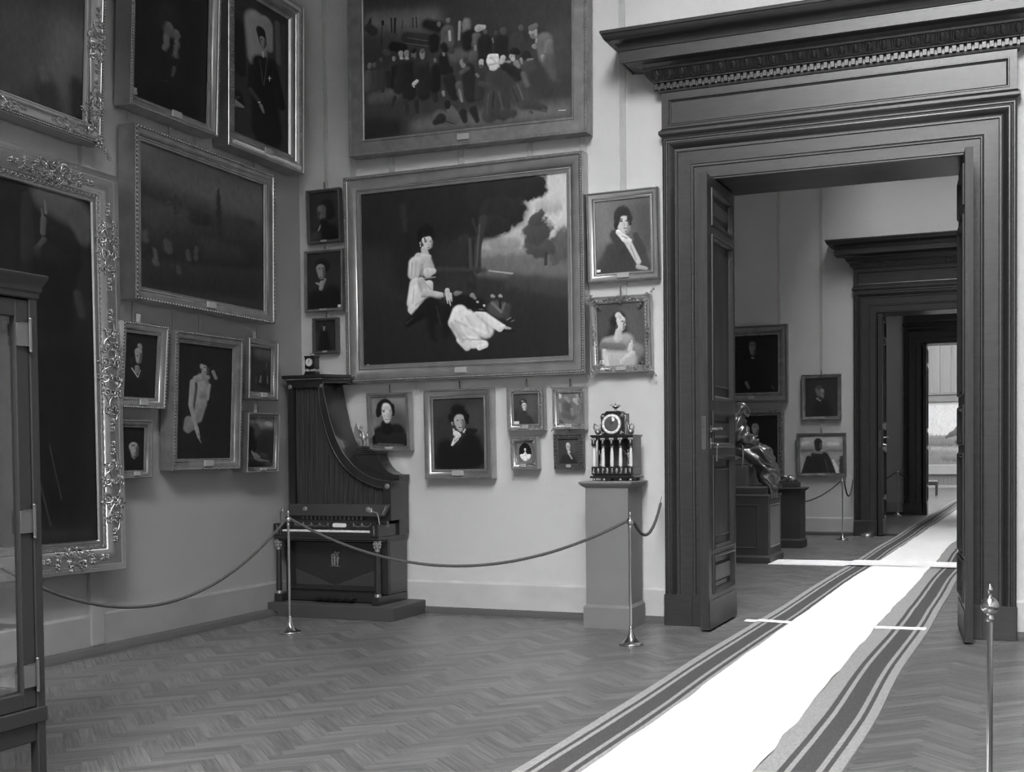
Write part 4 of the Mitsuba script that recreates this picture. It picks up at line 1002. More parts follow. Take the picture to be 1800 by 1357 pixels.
rows = []
for x in np.arange(-3.02, 2.4, .06):
    y0, y1 = 15.20 + .02 * wig(x, .9, 20), 15.88 + .025 * wig(x, .8, 120)
    up = .0165 if carpet_edge(15.5) - .03 < x < carpet_edge(15.5) + 1.36 else 0.0
    row = [(x, y0, up + .002)] + [(x, y0 + (y1 - y0) * k / 6, up + .011 + .002 * math.sin(k + x * 7)) for k in range(7)] + [(x, y1, up + .002)]
    rows.append(row)
solo('linen_runner', 'white linen strip lying across the carpet in the next room, from the statue pedestal', 'runner', MB().loft(rows), 'linen', True)


def tape(x0, y0, x1, y1, w, label):
    m, rows = MB(), []
    for k in range(15):
        t = k / 14
        x, y = x0 + (x1 - x0) * t, y0 + (y1 - y0) * t
        z = .0125 if carpet_edge(y) < x < carpet_edge(y) + 1.345 else .003
        rows.append([(x, y - w / 2, z - .002), (x, y - w / 2 * .9, z + .001 * math.sin(k * 2.1)), (x, y + w / 2 * .9, z + .001), (x, y + w / 2, z - .002)])
    m.loft(rows)
    t = thing('carpet_tape', label, 'tape')
    part(t, 'tape', m, 'tape', True)
    nail = MB().lathe([(0, .008), (.008, .006), (.009, 0)], 8, (x0 + .012 if x0 < -1.5 else x1 - .012, y0 if x0 < -1.5 else y1, .006))
    part(t, 'nail', nail, 'brass', True)


tape(-2.215, 10.21, -1.80, 10.12, .12, 'white tape tacked across the left stripes of the carpet at the doorway')
tape(-1.19, 10.06, -.785, 10.10, .13, 'white tape tacked across the right stripes of the carpet at the doorway')


# ---------------------------------------------------------------- rope barriers
def post_mesh(h=.972):
    base = [(0, 0), (.086, 0), (.089, .004), (.089, .012), (.084, .018), (.066, .022), (.062, .026), (.045, .040), (.030, .060), (.020, .085), (.0145, .115), (.0125, .125), (0, .125)]
    pole = [(.0, .12), (.013, .12), (.0145, .128), (.0105, .134), (.0095, .14), (.0095, h - .125), (.0125, h - .12), (.0135, h - .112), (.0105, h - .106), (.0095, h - .10), (0, h - .10)]
    ball = [(0, h - .103), (.010, h - .102)] + [(.0285 * math.sin(a), h - .072 - .0285 * math.cos(a)) for a in np.linspace(.4, PI - .3, 12)] + [(.006, h - .040), (.0055, h - .03), (.009, h - .024), (.009, h - .016), (.005, h - .008), (.002, h), (0, h)]
    return base, pole, ball


def stanchion(x, y, label):
    t = thing('rope_stanchion', label, 'stanchion', 'brass rope stanchions')
    base, pole, ball = post_mesh()
    for nm, prof, k in (('base', base, 32), ('pole', pole, 16), ('ball_top', ball, 24)):
        part(t, nm, MB().lathe(prof, k, (x, y, 0)), 'brass', 40)
    return t


stanchion(-5.425, 8.34, 'brass rope stanchion in front of the tall piano')
stanchion(-2.712, 8.646, 'brass rope stanchion in front of the grey clock pedestal')
stanchion(-.140, 4.33, 'brass rope stanchion at the right edge, nearest the camera')
stanchion(-5.43, 5.16, 'brass rope stanchion by the huge scrollwork frame, behind the glass case')
stanchion(-2.747, 19.62, 'brass rope stanchion in the next room before the second doorway')
stanchion(-2.640, 26.72, 'farthest brass rope stanchion, in the third room')


def rope(label, A, B, sag, n=120, r=.0115, hook=None, pull=0.0, twist=None):
    A, B = np.array(A, float), np.array(B, float)
    L = np.linalg.norm(B - A)
    tt = np.linspace(0, 1, n)
    c = A + (B - A) * tt[:, None]
    q = tt + pull * tt * (1 - tt)
    c[:, 2] -= sag * 4 * q * (1 - q)
    d = np.gradient(c, axis=0)
    s = np.r_[0, np.cumsum(np.linalg.norm(np.diff(c, axis=0), axis=1))]
    d /= np.linalg.norm(d, axis=1, keepdims=True)
    u = np.cross(d, [0.31, .2, .93])
    u /= np.linalg.norm(u, axis=1, keepdims=True)
    v = np.cross(d, u)
    t = thing('barrier_rope', label, 'rope')
    for k in range(3):
        ph = s / .034 * 2 * PI / 1.0 + k * 2 * PI / 3
        part(t, 'strand', MB().tube(c + (u * np.cos(ph)[:, None] + v * np.sin(ph)[:, None]) * r * .52, r * .56, 6), 'rope', True)
    return t


rope('twisted rope hanging from the piano stanchion towards the huge scrollwork frame', (-5.43, 5.19, .90), (-5.427, 8.31, .90), .485, 420)
rope('twisted rope hanging between the piano stanchion and the pedestal stanchion', (-5.395, 8.343, .90), (-2.742, 8.643, .90), .345, 380)
r = rope('short twisted rope from the pedestal stanchion to a hook on the doorway', (-2.69, 8.676, .895), (-2.795, 9.735, .985), .165, 170)
part(r, 'hook', MB().tube([(-2.79, 9.752, 1.03), (-2.79, 9.74, 1.035), (-2.792, 9.728, 1.01), (-2.795, 9.730, .985), (-2.795, 9.742, .975)], .004, 6), 'brass', True)
rope('twisted rope in the next room, from its stanchion behind the low dark pedestal', (-2.775, 19.60, .90), (-4.15, 19.55, .90), .33, 160)
r = rope('short dark rope in the next room, from its stanchion to the second doorway', (-2.72, 19.64, .895), (-2.715, 20.56, .90), .24, 110)
part(r, 'hook', MB().tube([(-2.715, 20.58, .95), (-2.715, 20.565, .95), (-2.715, 20.555, .91)], .005, 6), 'brass', True)
rope('short rope in the third room, from the farthest stanchion', (-2.61, 26.74, .895), (-2.50, 27.19, .80), .04, 60)
rope('rope running left from the farthest stanchion in the third room', (-2.67, 26.70, .895), (-4.2, 26.7, .89), .30, 120)

# ---------------------------------------------------------------- grey pedestal with the table clock
t = thing('pedestal', 'light grey painted square pedestal under the columned clock, left of the doorway', 'pedestal')
px0, px1, py0, py1 = -3.335, -2.945, 9.375, 9.785
part(t, 'shaft', MB().box(px0 + .018, px1 - .018, py0 + .018, py1 - .01, .17, 1.13, .003), 'plinth_paint', False)
sq = lambda e, z: [(px0 + e, py0 + e, z), (px1 - e, py0 + e, z), (px1 - e, py1 - e * .5, z), (px0 + e, py1 - e * .5, z)]
part(t, 'plinth', MB().loft([sq(0, 0), sq(0, .165), sq(.004, .17), sq(.02, .192)], closed=True), 'plinth_paint', 20)
cp = MB().loft([sq(.02, 1.118), sq(.012, 1.124), sq(-.004, 1.134), sq(-.022, 1.152), sq(-.026, 1.158), sq(-.026, 1.168), sq(-.02, 1.172)], closed=True)
cp.add(sq(-.02, 1.172), [[0, 1, 2, 3]])
part(t, 'cap', cp, 'plinth_paint', 20)


def lathe_y(prof, n, o):
    """a turned piece whose axis points to the viewer (-y): profile (radius, distance forward)"""
    v = MB().lathe(prof, n).mesh()
    a = np.array(v.vertices)
    return trimesh.Trimesh(np.stack([a[:, 0] + o[0], o[1] - a[:, 2], a[:, 1] + o[2]], 1), v.faces, process=False)


t = thing('table_clock', 'ornate black and gilt table clock with white columns, on the light grey pedestal', 'clock')
cx, cy0 = -3.113, 9.455
bw = .172
b = MB().box(cx - bw, cx + bw, cy0, cy0 + .25, 1.222, 1.286, .004)
b.box(cx - bw - .012, cx + bw + .012, cy0 - .010, cy0 + .262, 1.196, 1.212, .004)
b.box(cx - bw + .01, cx + bw - .01, cy0 + .01, cy0 + .24, 1.208, 1.226)
part(t, 'base', b, 'black_lacquer', False)
for sx in (-1, -.45, .45, 1):
    for yy in (cy0 + .01, cy0 + .22):
        part(t, 'foot', MB().lathe([(0, 1.172), (.012, 1.174), (.016, 1.184), (.010, 1.196), (0, 1.197)], 10, (cx + sx * (bw - .02), yy, 0)), 'ormolu', True)
orng = np.random.default_rng(2)
for k in range(9):
    x = cx - bw + .018 + k * (2 * bw - .036) / 8
    q = MB().blob((x, cy0 - .001, 1.254), (.010 if k % 2 else .006, .005, .024), 7, 5)
    for a in range(4):
        q.blob((x + orng.uniform(-.010, .010), cy0 - .003, 1.254 + orng.uniform(-.02, .022)), (.005, .003, .007), 6, 4)
    part(t, 'base_mount', q, 'ormolu', True)
# the porch: back wall, side walls, entablature with arches
bk = MB().box(cx - bw + .01, cx + bw - .01, cy0 + .20, cy0 + .24, 1.286, 1.53)
bk.box(cx + bw - .012, cx + bw - .002, cy0 + .012, cy0 + .24, 1.286, 1.53)
bk.box(cx - bw + .002, cx - bw + .012, cy0 + .16, cy0 + .24, 1.286, 1.53)
part(t, 'case', bk, 'black_lacquer', False)
part(t, 'mirror', MB().box(cx - .055, cx + .06, cy0 + .196, cy0 + .201, 1.29, 1.45), 'frame_side', False)
cols = [cx - bw + .018, cx - .078, cx - .004, cx + .068, cx + bw - .018]
ent = sbox(cx - bw, 1.452, cx + bw, 1.528)
for a, b2 in zip(cols[:-1], cols[1:]):
    r = (b2 - a) / 2 - .011
    arc = [((a + b2) / 2 + r * math.cos(q), 1.478 + r * math.sin(q)) for q in np.linspace(0, PI, 14)]
    ent = ent.difference(Polygon([((a + b2) / 2 + r, 1.44)] + arc + [((a + b2) / 2 - r, 1.44)]))
e = MB().extrude(ent, cy0 + .006, cy0 + .03)
e.box(cx - bw - .008, cx + bw + .008, cy0 - .006, cy0 + .25, 1.526, 1.540, .003)
part(t, 'entablature', e, 'black_lacquer', False)
for x in cols:
    col = MB().lathe([(0, 1.292), (.0150, 1.292), (.0155, 1.33), (.0140, 1.38), (.0105, 1.434), (0, 1.434)], 14, (x, cy0 + .016, 0))
    ck = part(t, 'column', col, 'porcelain', 40)
    part(ck, 'capital', MB().lathe([(0, 1.434), (.011, 1.434), (.010, 1.440), (.013, 1.444), (.016, 1.448), (.016, 1.453), (0, 1.453)], 12, (x, cy0 + .022, 0)), 'ormolu', 40)
    part(ck, 'column_base', MB().lathe([(0, 1.284), (.017, 1.284), (.017, 1.288), (.013, 1.293), (0, 1.293)], 12, (x, cy0 + .022, 0)), 'ormolu', 40)
    fl_ = MB()
    for k in (-1, 0, 1):
        fl_.blob((x + k * .013, cy0 + .001, 1.508 - abs(k) * .001), (.008, .004, .012), 7, 4)
    fl_.blob((x, cy0 + .001, 1.485), (.009, .004, .018), 7, 4)
    part(t, 'spandrel_mount', fl_, 'ormolu', True)
for x, s in ((cx - .118, 1), (cx + .112, -1)):      # two small gilt figures standing in the porch
    g = MB().blob((x, cy0 + .09, 1.296), (.022, .018, .012), 8, 5)
    g.tube([(x - .008, cy0 + .09, 1.30), (x - .006, cy0 + .09, 1.335), (x, cy0 + .09, 1.36)], [.006, .006, .009], 7)
    g.tube([(x + .009, cy0 + .09, 1.30), (x + .007, cy0 + .088, 1.335), (x, cy0 + .09, 1.36)], [.006, .006, .009], 7)
    g.tube([(x, cy0 + .09, 1.355), (x + s * .003, cy0 + .09, 1.38), (x + s * .004, cy0 + .09, 1.40)], [.011, .014, .008], 8)
    g.blob((x + s * .005, cy0 + .09, 1.414), (.009, .009, .011), 8, 6)
    g.tube([(x - .010, cy0 + .09, 1.392), (x - .024, cy0 + .08, 1.384), (x - .026, cy0 + .075, 1.41)], [.005, .004, .003], 6)
    g.tube([(x + .014, cy0 + .09, 1.392), (x + .028, cy0 + .085, 1.372), (x + .02, cy0 + .08, 1.352)], [.005, .004, .003], 6)
    g.blob((x - s * .018, cy0 + .095, 1.40), (.006, .012, .022), 7, 5)
    part(t, 'figurine', g, 'ormolu', True)
g = MB().blob((cx + .032, cy0 + .19, 1.415), (.012, .008, .01), 7, 5)
for a in range(5):
    g.blob((cx + .032 + .014 * math.cos(a * 1.3), cy0 + .19, 1.415 + .018 * math.sin(a * 1.3)), (.006, .004, .008), 6, 4)
part(t, 'pendulum', g, 'ormolu', True)
# clock case, dial, swans, urn
hw = .095
c = MB().box(cx - hw, cx + hw, cy0 + .02, cy0 + .17, 1.538, 1.712, .004)
c.box(cx - hw * .72, cx + hw * .72, cy0 + .03, cy0 + .15, 1.712, 1.722, .002)
c.box(cx - hw * .62, cx + hw * .62, cy0 + .04, cy0 + .14, 1.722, 1.730, .002)
part(t, 'clock_case', c, 'black_lacquer', False)
dc = (cx - .006, cy0 + .02, 1.626)
part(t, 'dial', lathe_y([(0, .010), (.058, .010), (.059, .008)], 40, dc), 'frame_side', 40)
part(t, 'chapter_ring', lathe_y([(.058, .008), (.060, .013), (.064, .015), (.074, .014), (.0775, .012)], 48, dc), 'ivory', 30)
part(t, 'bezel', lathe_y([(.076, .0), (.080, .012), (.083, .010), (.084, 0)], 48, dc), 'ormolu', 30)
nm = MB()
for k in range(12):
    a = PI / 2 - 2 * PI * k / 12
    R = np.array([[math.sin(a), 0, math.cos(a)], [0, 1, 0], [-math.cos(a), 0, math.sin(a)]])
    bx = MB().box(-.0012, .0012, -.016, -.0145, -.005, .005).mesh()
    nm.add(np.array(bx.vertices) @ R.T + (dc[0] + .069 * math.cos(a), dc[1], dc[2] + .069 * math.sin(a)), bx.faces)
part(t, 'numerals', nm, 'black_lacquer', False)
hd = MB()
for a, L in ((2.0, .034), (.75, .048)):
    p = np.array([math.cos(a), 0, math.sin(a)])
    hd.tube([np.array(dc) + [0, -.013, 0] - p * .008, np.array(dc) + [0, -.013, 0] + p * L], .0013, 5)
part(t, 'hands', hd, 'black_lacquer', False)
pd = MB().extrude(Polygon([(dc[0] + .008, dc[2] + .022), (dc[0] + .030, dc[2] + .022), (dc[0] + .026, dc[2] + .05), (dc[0] + .004, dc[2] + .057)]), dc[1] - .012, dc[1] - .010)
part(t, 'dial_plaque', pd, 'ivory', False)
for k in range(4):
    sx, sz = (-1, 1)[k % 2], (-1, 1)[k // 2]
    q = MB()
    for a in range(6):
        q.blob((cx + sx * (.080 + orng.uniform(-.010, .010)), cy0 + .018, 1.626 + sz * (.070 + orng.uniform(-.010, .010))), (.006, .004, .008), 6, 4)
    part(t, 'corner_mount', q, 'ormolu', True)
for s in (-1, 1):
    x = cx + s * .138
    sw = MB().blob((x, cy0 + .07, 1.566), (.026, .030, .024), 10, 7)
    sw.tube([(x + s * .012, cy0 + .06, 1.572), (x + s * .030, cy0 + .055, 1.60), (x + s * .020, cy0 + .052, 1.632), (x + s * .006, cy0 + .05, 1.622)], [.010, .007, .006, .005], 8)
    sw.blob((x + s * .002, cy0 + .048, 1.618), (.008, .008, .006), 7, 5)
    sw.blob((x - s * .020, cy0 + .08, 1.595), (.012, .022, .034), 8, 6)
    sw.blob((x - s * .034, cy0 + .085, 1.62), (.008, .018, .030), 8, 6)
    sw.tube([(x - s * .040, cy0 + .06, 1.548), (x - s * .036, cy0 + .055, 1.60), (x - s * .046, cy0 + .05, 1.64), (x - s * .036, cy0 + .05, 1.688), (x - s * .048, cy0 + .05, 1.70)], [.010, .009, .007, .010, .005], 8)
    part(t, 'gilt_swan', sw, 'ormolu', True)
u = MB().lathe([(0, 1.730), (.014, 1.730), (.012, 1.736), (.006, 1.742), (.006, 1.748), (.020, 1.756), (.030, 1.766), (.028, 1.772), (.018, 1.774), (.008, 1.780), (.004, 1.788), (.005, 1.792), (0, 1.797)], 18, (cx + .006, cy0 + .09, 0))
for s in (-1, 1):
    pts = spiral((cx + .006 + s * .030, 1.776), .013, 1.0, -PI / 2, s, 12)
    u.tube(np.stack([pts[:, 0], np.full(12, cy0 + .09), pts[:, 1]], 1), .0028, 6)
part(t, 'urn', u, 'ormolu', 40)

# ---------------------------------------------------------------- the platform and the tall piano
t = thing('platform', 'low brown wooden platform under the tall piano in the corner', 'platform')
pm = MB().box(-6.205, -4.965, 9.185, 9.808, .035, .117, .004)
pm.box(-6.105, -4.985, 9.19, 9.78, 0.0, .036, .002)
part(t, 'board', pm, 'platform_wood', False)
part(t, 'front_board', MB().box(-6.10, -4.966, 9.176, 9.19, 0, .113, .003), 'platform_wood', False)
part(t, 'side_board', MB().box(-4.972, -4.958, 9.19, 9.775, 0.0, .113, .003), 'platform_wood', False)

P = thing('upright_piano', 'tall dark harp-shaped upright piano with a pleated cloth front, in the corner', 'piano')
PL, PR, PF, PU, PB = -6.185, -5.135, 9.266, 9.45, 9.79
pw = 'piano_wood'
# base: side sledges with column blocks, and the rail between
for nm, x0, x1 in (('base_block', PL, PL + .075), ('base_block', PR - .075, PR)):
    part(P, nm, MB().box(x0, x1, PF, PB, .117, .187, .004), pw, False)
b = MB().box(PL + .07, PR - .07, PF + .12, PB, .122, .205, .004)
part(P, 'base_rail', b, pw, False)
for x in (PL + .030, PR - .030):
    c = part(P, 'column', MB().lathe([(0, .187), (.026, .187), (.026, .20), (.0245, .204), (.0235, .40), (.021, .585), (0, .585)], 20, (x, PF + .035, 0)), pw, 40)
    part(c, 'column_foot', MB().lathe([(.030, .187), (.031, .193), (.028, .199), (.030, .205), (.026, .212), (.024, .212)], 20, (x, PF + .035, 0)), 'ormolu', 40)
    cap = MB().lathe([(.022, .575), (.024, .58), (.021, .59), (.024, .62), (.032, .65), (.036, .658), (.036, .666), (0, .666)], 18, (x, PF + .035, 0))
    for k in range(8):
        a = 2 * PI * k / 8
        for zz, rr in ((.612, .026), (.636, .031)):
            cap.blob((x + rr * math.cos(a + zz * 20), PF + .035 + rr * math.sin(a + zz * 20), zz), (.008, .008, .015), 6, 5)
    part(c, 'capital', cap, 'ormolu', 40)
# lower body
part(P, 'lower_case', MB().box(PL + .012, PR - .001, PF + .175, PB, .19, .70, .004), pw, False)
part(P, 'side_panel', MB().box(PR - .004, PR + .004, PF + .20, PB - .02, .21, .65, .003), 'piano_wood_light', False)
lp = MB().box(PL + .06, PR - .07, PF + .160, PF + .178, .215, .64, .004)
part(P, 'lower_front', lp, pw, False)
X0, X1 = PL + .13, PR - .13
for poly in (Polygon([(X0, .40), (X0, .262), ((X0 + X1) / 2 - .01, .262)]), Polygon([(X1, .40), (X1, .262), ((X0 + X1) / 2 + .01, .262)])):
    part(P, 'veneer_inlay', MB().extrude(poly, PF + .156, PF + .162), 'piano_wood_light', False)
orn2 = np.random.default_rng(4)
rl = MB()
xc, zc = -5.655, .492
for k in range(26):
    rl.blob((xc + orn2.uniform(-.042, .042), PF + .158, zc + orn2.uniform(-.06, .062)), (orn2.uniform(.004, .010), .005, orn2.uniform(.006, .016)), 6, 4)
for s in (-.024, 0, .024):
    rl.tube([(xc + s, PF + .157, zc - .06), (xc + s * 1.2, PF + .153, zc - .02), (xc + s, PF + .153, zc + .02)], [.007, .010, .008], 7)
    rl.blob((xc + s, PF + .154, zc + .035), (.009, .007, .010), 8, 6)
rl.box(xc - .05, xc + .05, PF + .152, PF + .162, zc - .068, zc - .062)
part(P, 'gilt_relief', rl, 'dark_gilt', True)
for k in range(5):
    x = -5.775 + .082 * k
    pd = MB().box(x - .030, x + .030, PF + .02, PF + .12, .150, .166, .004)
    pd.box(x - .014, x + .014, PF + .10, PF + .16, .150, .162, .002)
    part(P, 'pedal', pd, 'black_lacquer', False)
# keybed
kb = MB().box(PL, PR, PF, PF + .20, .668, .700, .006)
kb.box(PL + .004, PR - .004, PF + .004, PF + .20, .655, .668, .004)
part(P, 'keybed', kb, pw, False)
for x0, x1 in ((PL, PL + .078), (PR - .082, PR)):
    c = part(P, 'key_cheek', MB().box(x0, x1, PF, PF + .52 if x1 == PR else PF + .2, .698, .806, .005), pw, False)
for x in (PL + .04, PR - .04):
    q = MB()
    for k in range(7):
        q.blob((x + .004 * math.sin(k * 2.0), PF - .001, .722 + .011 * k), (.006, .003, .008), 6, 4)
    part(P, 'cheek_mount', q, 'dark_gilt', True)
X0, X1 = PL + .080, PR - .084
wk = MB()
nk = 43
for k in range(nk):
    a = X0 + (X1 - X0) * k / nk
    wk.box(a + .0005, a + (X1 - X0) / nk - .0005, PF + .018, PF + .14, .735, .752, .001)
part(P, 'white_keys', wk, 'ivory', False)
bk_ = MB()
for k in range(nk - 1):
    if k % 7 not in (2, 6):
        a = X0 + (X1 - X0) * (k + 1) / nk
        bk_.box(a - .006, a + .006, PF + .062, PF + .14, .750, .763, .002)
part(P, 'black_keys', bk_, 'black_lacquer', False)
part(P, 'key_slip', MB().box(X0, X1, PF + .004, PF + .017, .698, .737, .003), pw, False)
nb = part(P, 'name_board', MB().box(X0, X1, PF + .125, PF + .150, .70, .832, .003), pw, False)
pq = MB().extrude(Polygon([(-5.584 + .052 * math.copysign(1, math.cos(a)) + .018 * math.cos(a), .790 + .018 * math.sin(a)) for a in np.linspace(.01, 2 * PI + .01, 40)[:-1]]), PF + .121, PF + .126)
part(nb, 'plaque', pq, 'ivory', False)
for k in range(11):
    x = -6.04 + .085 * k
    if abs(x + .0425 + 5.584) < .10:
        continue
    gl = MB()
    a = np.linspace(0, PI, 9)
    gl.tube(np.stack([x + .0425 - .036 * np.cos(a), np.full(9, PF + .124), .800 - .020 * np.sin(a)], 1), .0032, 5)
    for s in ((0, .085) if k in (10, 3) else (0,)):
        gl.tube([(x + s, PF + .124, .778), (x + s, PF + .124, .812)], .0035, 5)
        gl.blob((x + s, PF + .123, .806), (.008, .003, .005), 6, 4)
    part(nb, 'garland', gl, 'dark_gilt', True)
# fall board standing open, with medallions, and the little gallery under it
part(P, 'shelf', MB().box(PL + .02, PR, PF + .15, PU + .02, .806, .832, .003), pw, False)
gal = MB()
for k in range(15):
    x = -5.98 + .042 * k
    gal.box(x, x + .018, PF + .150, PF + .156, .836, .866)
gal.box(-6.05, -5.20, PF + .15, PF + .16, .866, .872)
part(P, 'gallery', gal, 'piano_wood_light', False)
fb = MB()
xa, xb = -6.135, -5.108
fb.loft([[(xa + .02, PF + .135, .872), (xb - .035, PF + .135, .872), (xb, PF + .175, .972), (xa, PF + .175, .972)], [(xa + .02, PF + .155, .868), (xb - .035, PF + .155, .868), (xb, PF + .195, .970), (xa, PF + .195, .970)]], closed=True)
v = [(xa + .02, PF + .135, .872), (xb - .035, PF + .135, .872), (xb, PF + .175, .972), (xa, PF + .175, .972)]
fb.add(v, [[0, 1, 2, 3]])
fb.add([(p[0], p[1] + .02, p[2] - .003) for p in v], [[0, 1, 2, 3]])
fbk = part(P, 'fall_board', fb, 'piano_wood_light', False)
for x in (-5.955, -5.318):
    part(fbk, 'medallion', lathe_y([(0, .006), (.010, .008), (.020, .006), (.024, .002), (.026, -.004)], 18, (x, PF + .158, .925)), 'dark_gilt', 40)
ln = MB().tube([(-5.168, PF + .136, .885), (-5.148, PF + .168, .962)], .003, 5)
ln.tube([(-5.155, PF + .136, .885), (-5.135, PF + .168, .962)], .002, 5)
part(fbk, 'inlay_lines', ln, 'dark_gilt', True)
for x, s in ((PR - .012, -1), (PL + .05, 1)):       # candle arms
    cd = MB().tube([(x, PF + .05, .806), (x - .004, PF + .045, .855), (x + s * .010, PF + .03, .905), (x + s * .034, PF + .01, .918), (x + s * .05, PF + .0, .915)], [.007, .006, .006, .005, .004], 8)
    cd.lathe([(0, .910), (.030, .914), (.031, .918), (.012, .920), (.011, .926), (.009, .945), (.012, .950), (.0, .950)], 16, (x + s * .052, PF, 0))
    part(P, 'candle_arm', cd, 'brass', 40)

# upper case: outline of the front plane (x, z); the harp curve sweeps from the crown down to the right shoulder
outer = [(-5.765, 2.045), (-5.76, 1.977), (-5.742, 1.892), (-5.714, 1.774), (-5.679, 1.656), (-5.637, 1.549), (-5.572, 1.431), (-5.488, 1.335), (-5.381, 1.250), (-5.273, 1.202), (-5.178, 1.181), (-5.107, 1.176)]
inner = [(-5.815, 2.0), (-5.811, 1.872), (-5.771, 1.69), (-5.73, 1.561), (-5.67, 1.432), (-5.586, 1.314), (-5.49, 1.229), (-5.394, 1.171), (-5.298, 1.134), (-5.178, 1.106)]


def dense(pts, n=60):
    p = np.array(pts)
    s = np.r_[0, np.cumsum(np.linalg.norm(np.diff(p, axis=0), axis=1))]
    q = np.linspace(0, s[-1], n)
    from scipy.interpolate import PchipInterpolator as I
    return list(zip(I(s, p[:, 0])(q), I(s, p[:, 1])(q)))


O, I_ = dense(outer), dense(inner)
xl, xr = -6.135, -5.107
body = Polygon([(xl, .832)] + [(xl, 2.045)] + O + [(xr, .832)])
hole = Polygon([(xl + .062, .90), (xl + .062, 2.0)] + I_ + [(-5.178, .90)])
part(P, 'upper_case', MB().extrude(body, PU + .045, 9.62), pw, 25)
part(P, 'front_frame', MB().extrude(body.difference(hole), PU, PU + .05), pw, 25)
back = [(xl, .70), (xl, 2.045), (-5.77, 2.044), (-5.748, 1.912), (-5.718, 1.781), (-5.689, 1.66), (-5.653, 1.561), (-5.605, 1.463), (-5.585, 1.410), (-5.33, 1.406), (-5.304, 1.352), (-5.274, 1.298), (-5.226, 1.254), (-5.166, 1.227), (-5.115, 1.222), (-5.115, .70)]
part(P, 'back_case', MB().extrude(Polygon(back), 9.615, PB), pw, 25)
part(P, 'back_shelf', MB().box(-5.60, -5.315, 9.60, PB, 1.405, 1.418, .003), pw, False)
part(P, 'shoulder_cap', MB().box(-5.20, -5.100, 9.60, PB + .002, 1.178, 1.224, .004), pw, False)
rb = MB()
q = np.array(dense(outer, 70))
rb.tube(np.stack([q[:, 0] - .004, np.full(70, PU - .001), q[:, 1] - .004], 1), .0055, 6)
q = np.array(dense(inner, 70))
rb.tube(np.stack([q[:, 0] + .003, np.full(70, PU), q[:, 1] + .003], 1), .004, 6)
part(P, 'curve_bead', rb, 'piano_wood_light', True)
# pleated cloth behind the opening
cl = []
for i in range(261):
    u = i / 260
    x = xl + .05 + (-5.165 - xl - .05) * u
    top = float(np.interp(x, [p[0] for p in I_], [p[1] for p in I_])) + .012 if x > I_[0][0] else 2.01
    f = 1.0 - .5 * max(0, (u - .55)) / .45
    y0 = .006 * math.sin(u * 2 * PI * 33) + .004 * math.sin(u * 2 * PI * 19 + 1)
    cl.append([(x + (.004 * math.sin(7 * k + u * 90) if 0 < k < 8 else 0), PU + .036 + y0 * (1 - .25 * math.cos(k * 1.1 + u * 30)), .895 + (top - .895) * k / 8) for k in range(9)])
part(P, 'pleated_cloth', MB().loft(cl), 'piano_cloth', True)
# crown with its beaded edge
cr = MB()


def crown(e, z):
    return [(xl - e, PU - e, z), (-5.765 + e, PU - e, z), (-5.60 + e * .5, PU + .18, z), (-5.60 + e * .5, PB, z), (xl - e, PB, z)]


rows = [crown(e, z) for e, z in ((0, 2.035), (.004, 2.05), (.010, 2.062), (.012, 2.07), (.030, 2.082), (.034, 2.09), (.034, 2.104), (.030, 2.110))]
cr.loft(rows, closed=True)
cr.add(rows[-1], [[0, 1, 2], [0, 2, 3], [0, 3, 4]])
part(P, 'crown', cr, pw, 25)
bd = MB()
for k in range(24):
    bd.blob((xl + .37 * k / 23, PU - .020, 2.074), (.006, .006, .008), 6, 4)
for k in range(12):
    bd.blob((-5.748 + .148 * k / 11, PU - .014 + .185 * k / 11, 2.074), (.006, .006, .008), 6, 4)
part(P, 'crown_beading', bd, 'dark_gilt', True, kind='stuff')
for x, z, r_ in ((xl + .028, 2.010, .020), (-5.785, 2.012, .016), (-5.142, 1.128, .023)):
    rs = MB()
    rs.add(np.array((mm_ := lathe_y([(0, .010), (.006, .011), (.010, .006), (r_ * .8, .007), (r_, .004), (r_, 0)], 20, (x, PU, z))).vertices), mm_.faces)
    for k in range(8):
        a = 2 * PI * k / 8
        rs.blob((x + r_ * .55 * math.cos(a), PU - .007, z + r_ * .55 * math.sin(a)), (r_ * .22, .003, r_ * .22), 6, 4)
    part(P, 'rosette', rs, 'dark_gilt', 40)

# ---- little clock on the piano
t = thing('mantel_clock', 'little dark clock with a white dial, on top of the tall piano', 'clock')
kx, ky = -5.972, 9.60
part(t, 'base', MB().box(kx - .062, kx + .062, ky - .045, ky + .055, 2.110, 2.128, .003).box(kx - .054, kx + .054, ky - .038, ky + .048, 2.128, 2.150, .003), 'black_lacquer', False)
for sx in (-1, 1):
    for yy in (ky - .026, ky + .036):
        part(t, 'foot', MB().lathe([(0, 2.150), (.008, 2.150), (.005, 2.160), (.009, 2.168), (.006, 2.176), (0, 2.176)], 10, (kx + sx * .042, yy, 0)), 'ormolu', True)
part(t, 'case', MB().box(kx - .052, kx + .052, ky - .034, ky + .046, 2.174, 2.284, .004).box(kx - .057, kx + .057, ky - .039, ky + .05, 2.276, 2.288, .003), 'black_lacquer', False)
part(t, 'side_pane', MB().box(kx + .052, kx + .054, ky - .02, ky + .034, 2.19, 2.265, .0005), 'piano_wood_light', False)
dc = (kx - .006, ky - .034, 2.232)
part(t, 'dial', lathe_y([(0, .005), (.034, .005), (.035, .003)], 32, dc), 'ivory', 30)
part(t, 'bezel', lathe_y([(.034, 0), (.0355, .007), (.038, .007), (.039, 0)], 32, dc), 'ormolu', 30)
hd = MB().tube([(dc[0], dc[1] - .007, dc[2] - .004), (dc[0] + .003, dc[1] - .007, dc[2] + .026)], .0014, 5)
hd.tube([(dc[0], dc[1] - .007, dc[2]), (dc[0] + .002, dc[1] - .007, dc[2] + .014)], .002, 5)
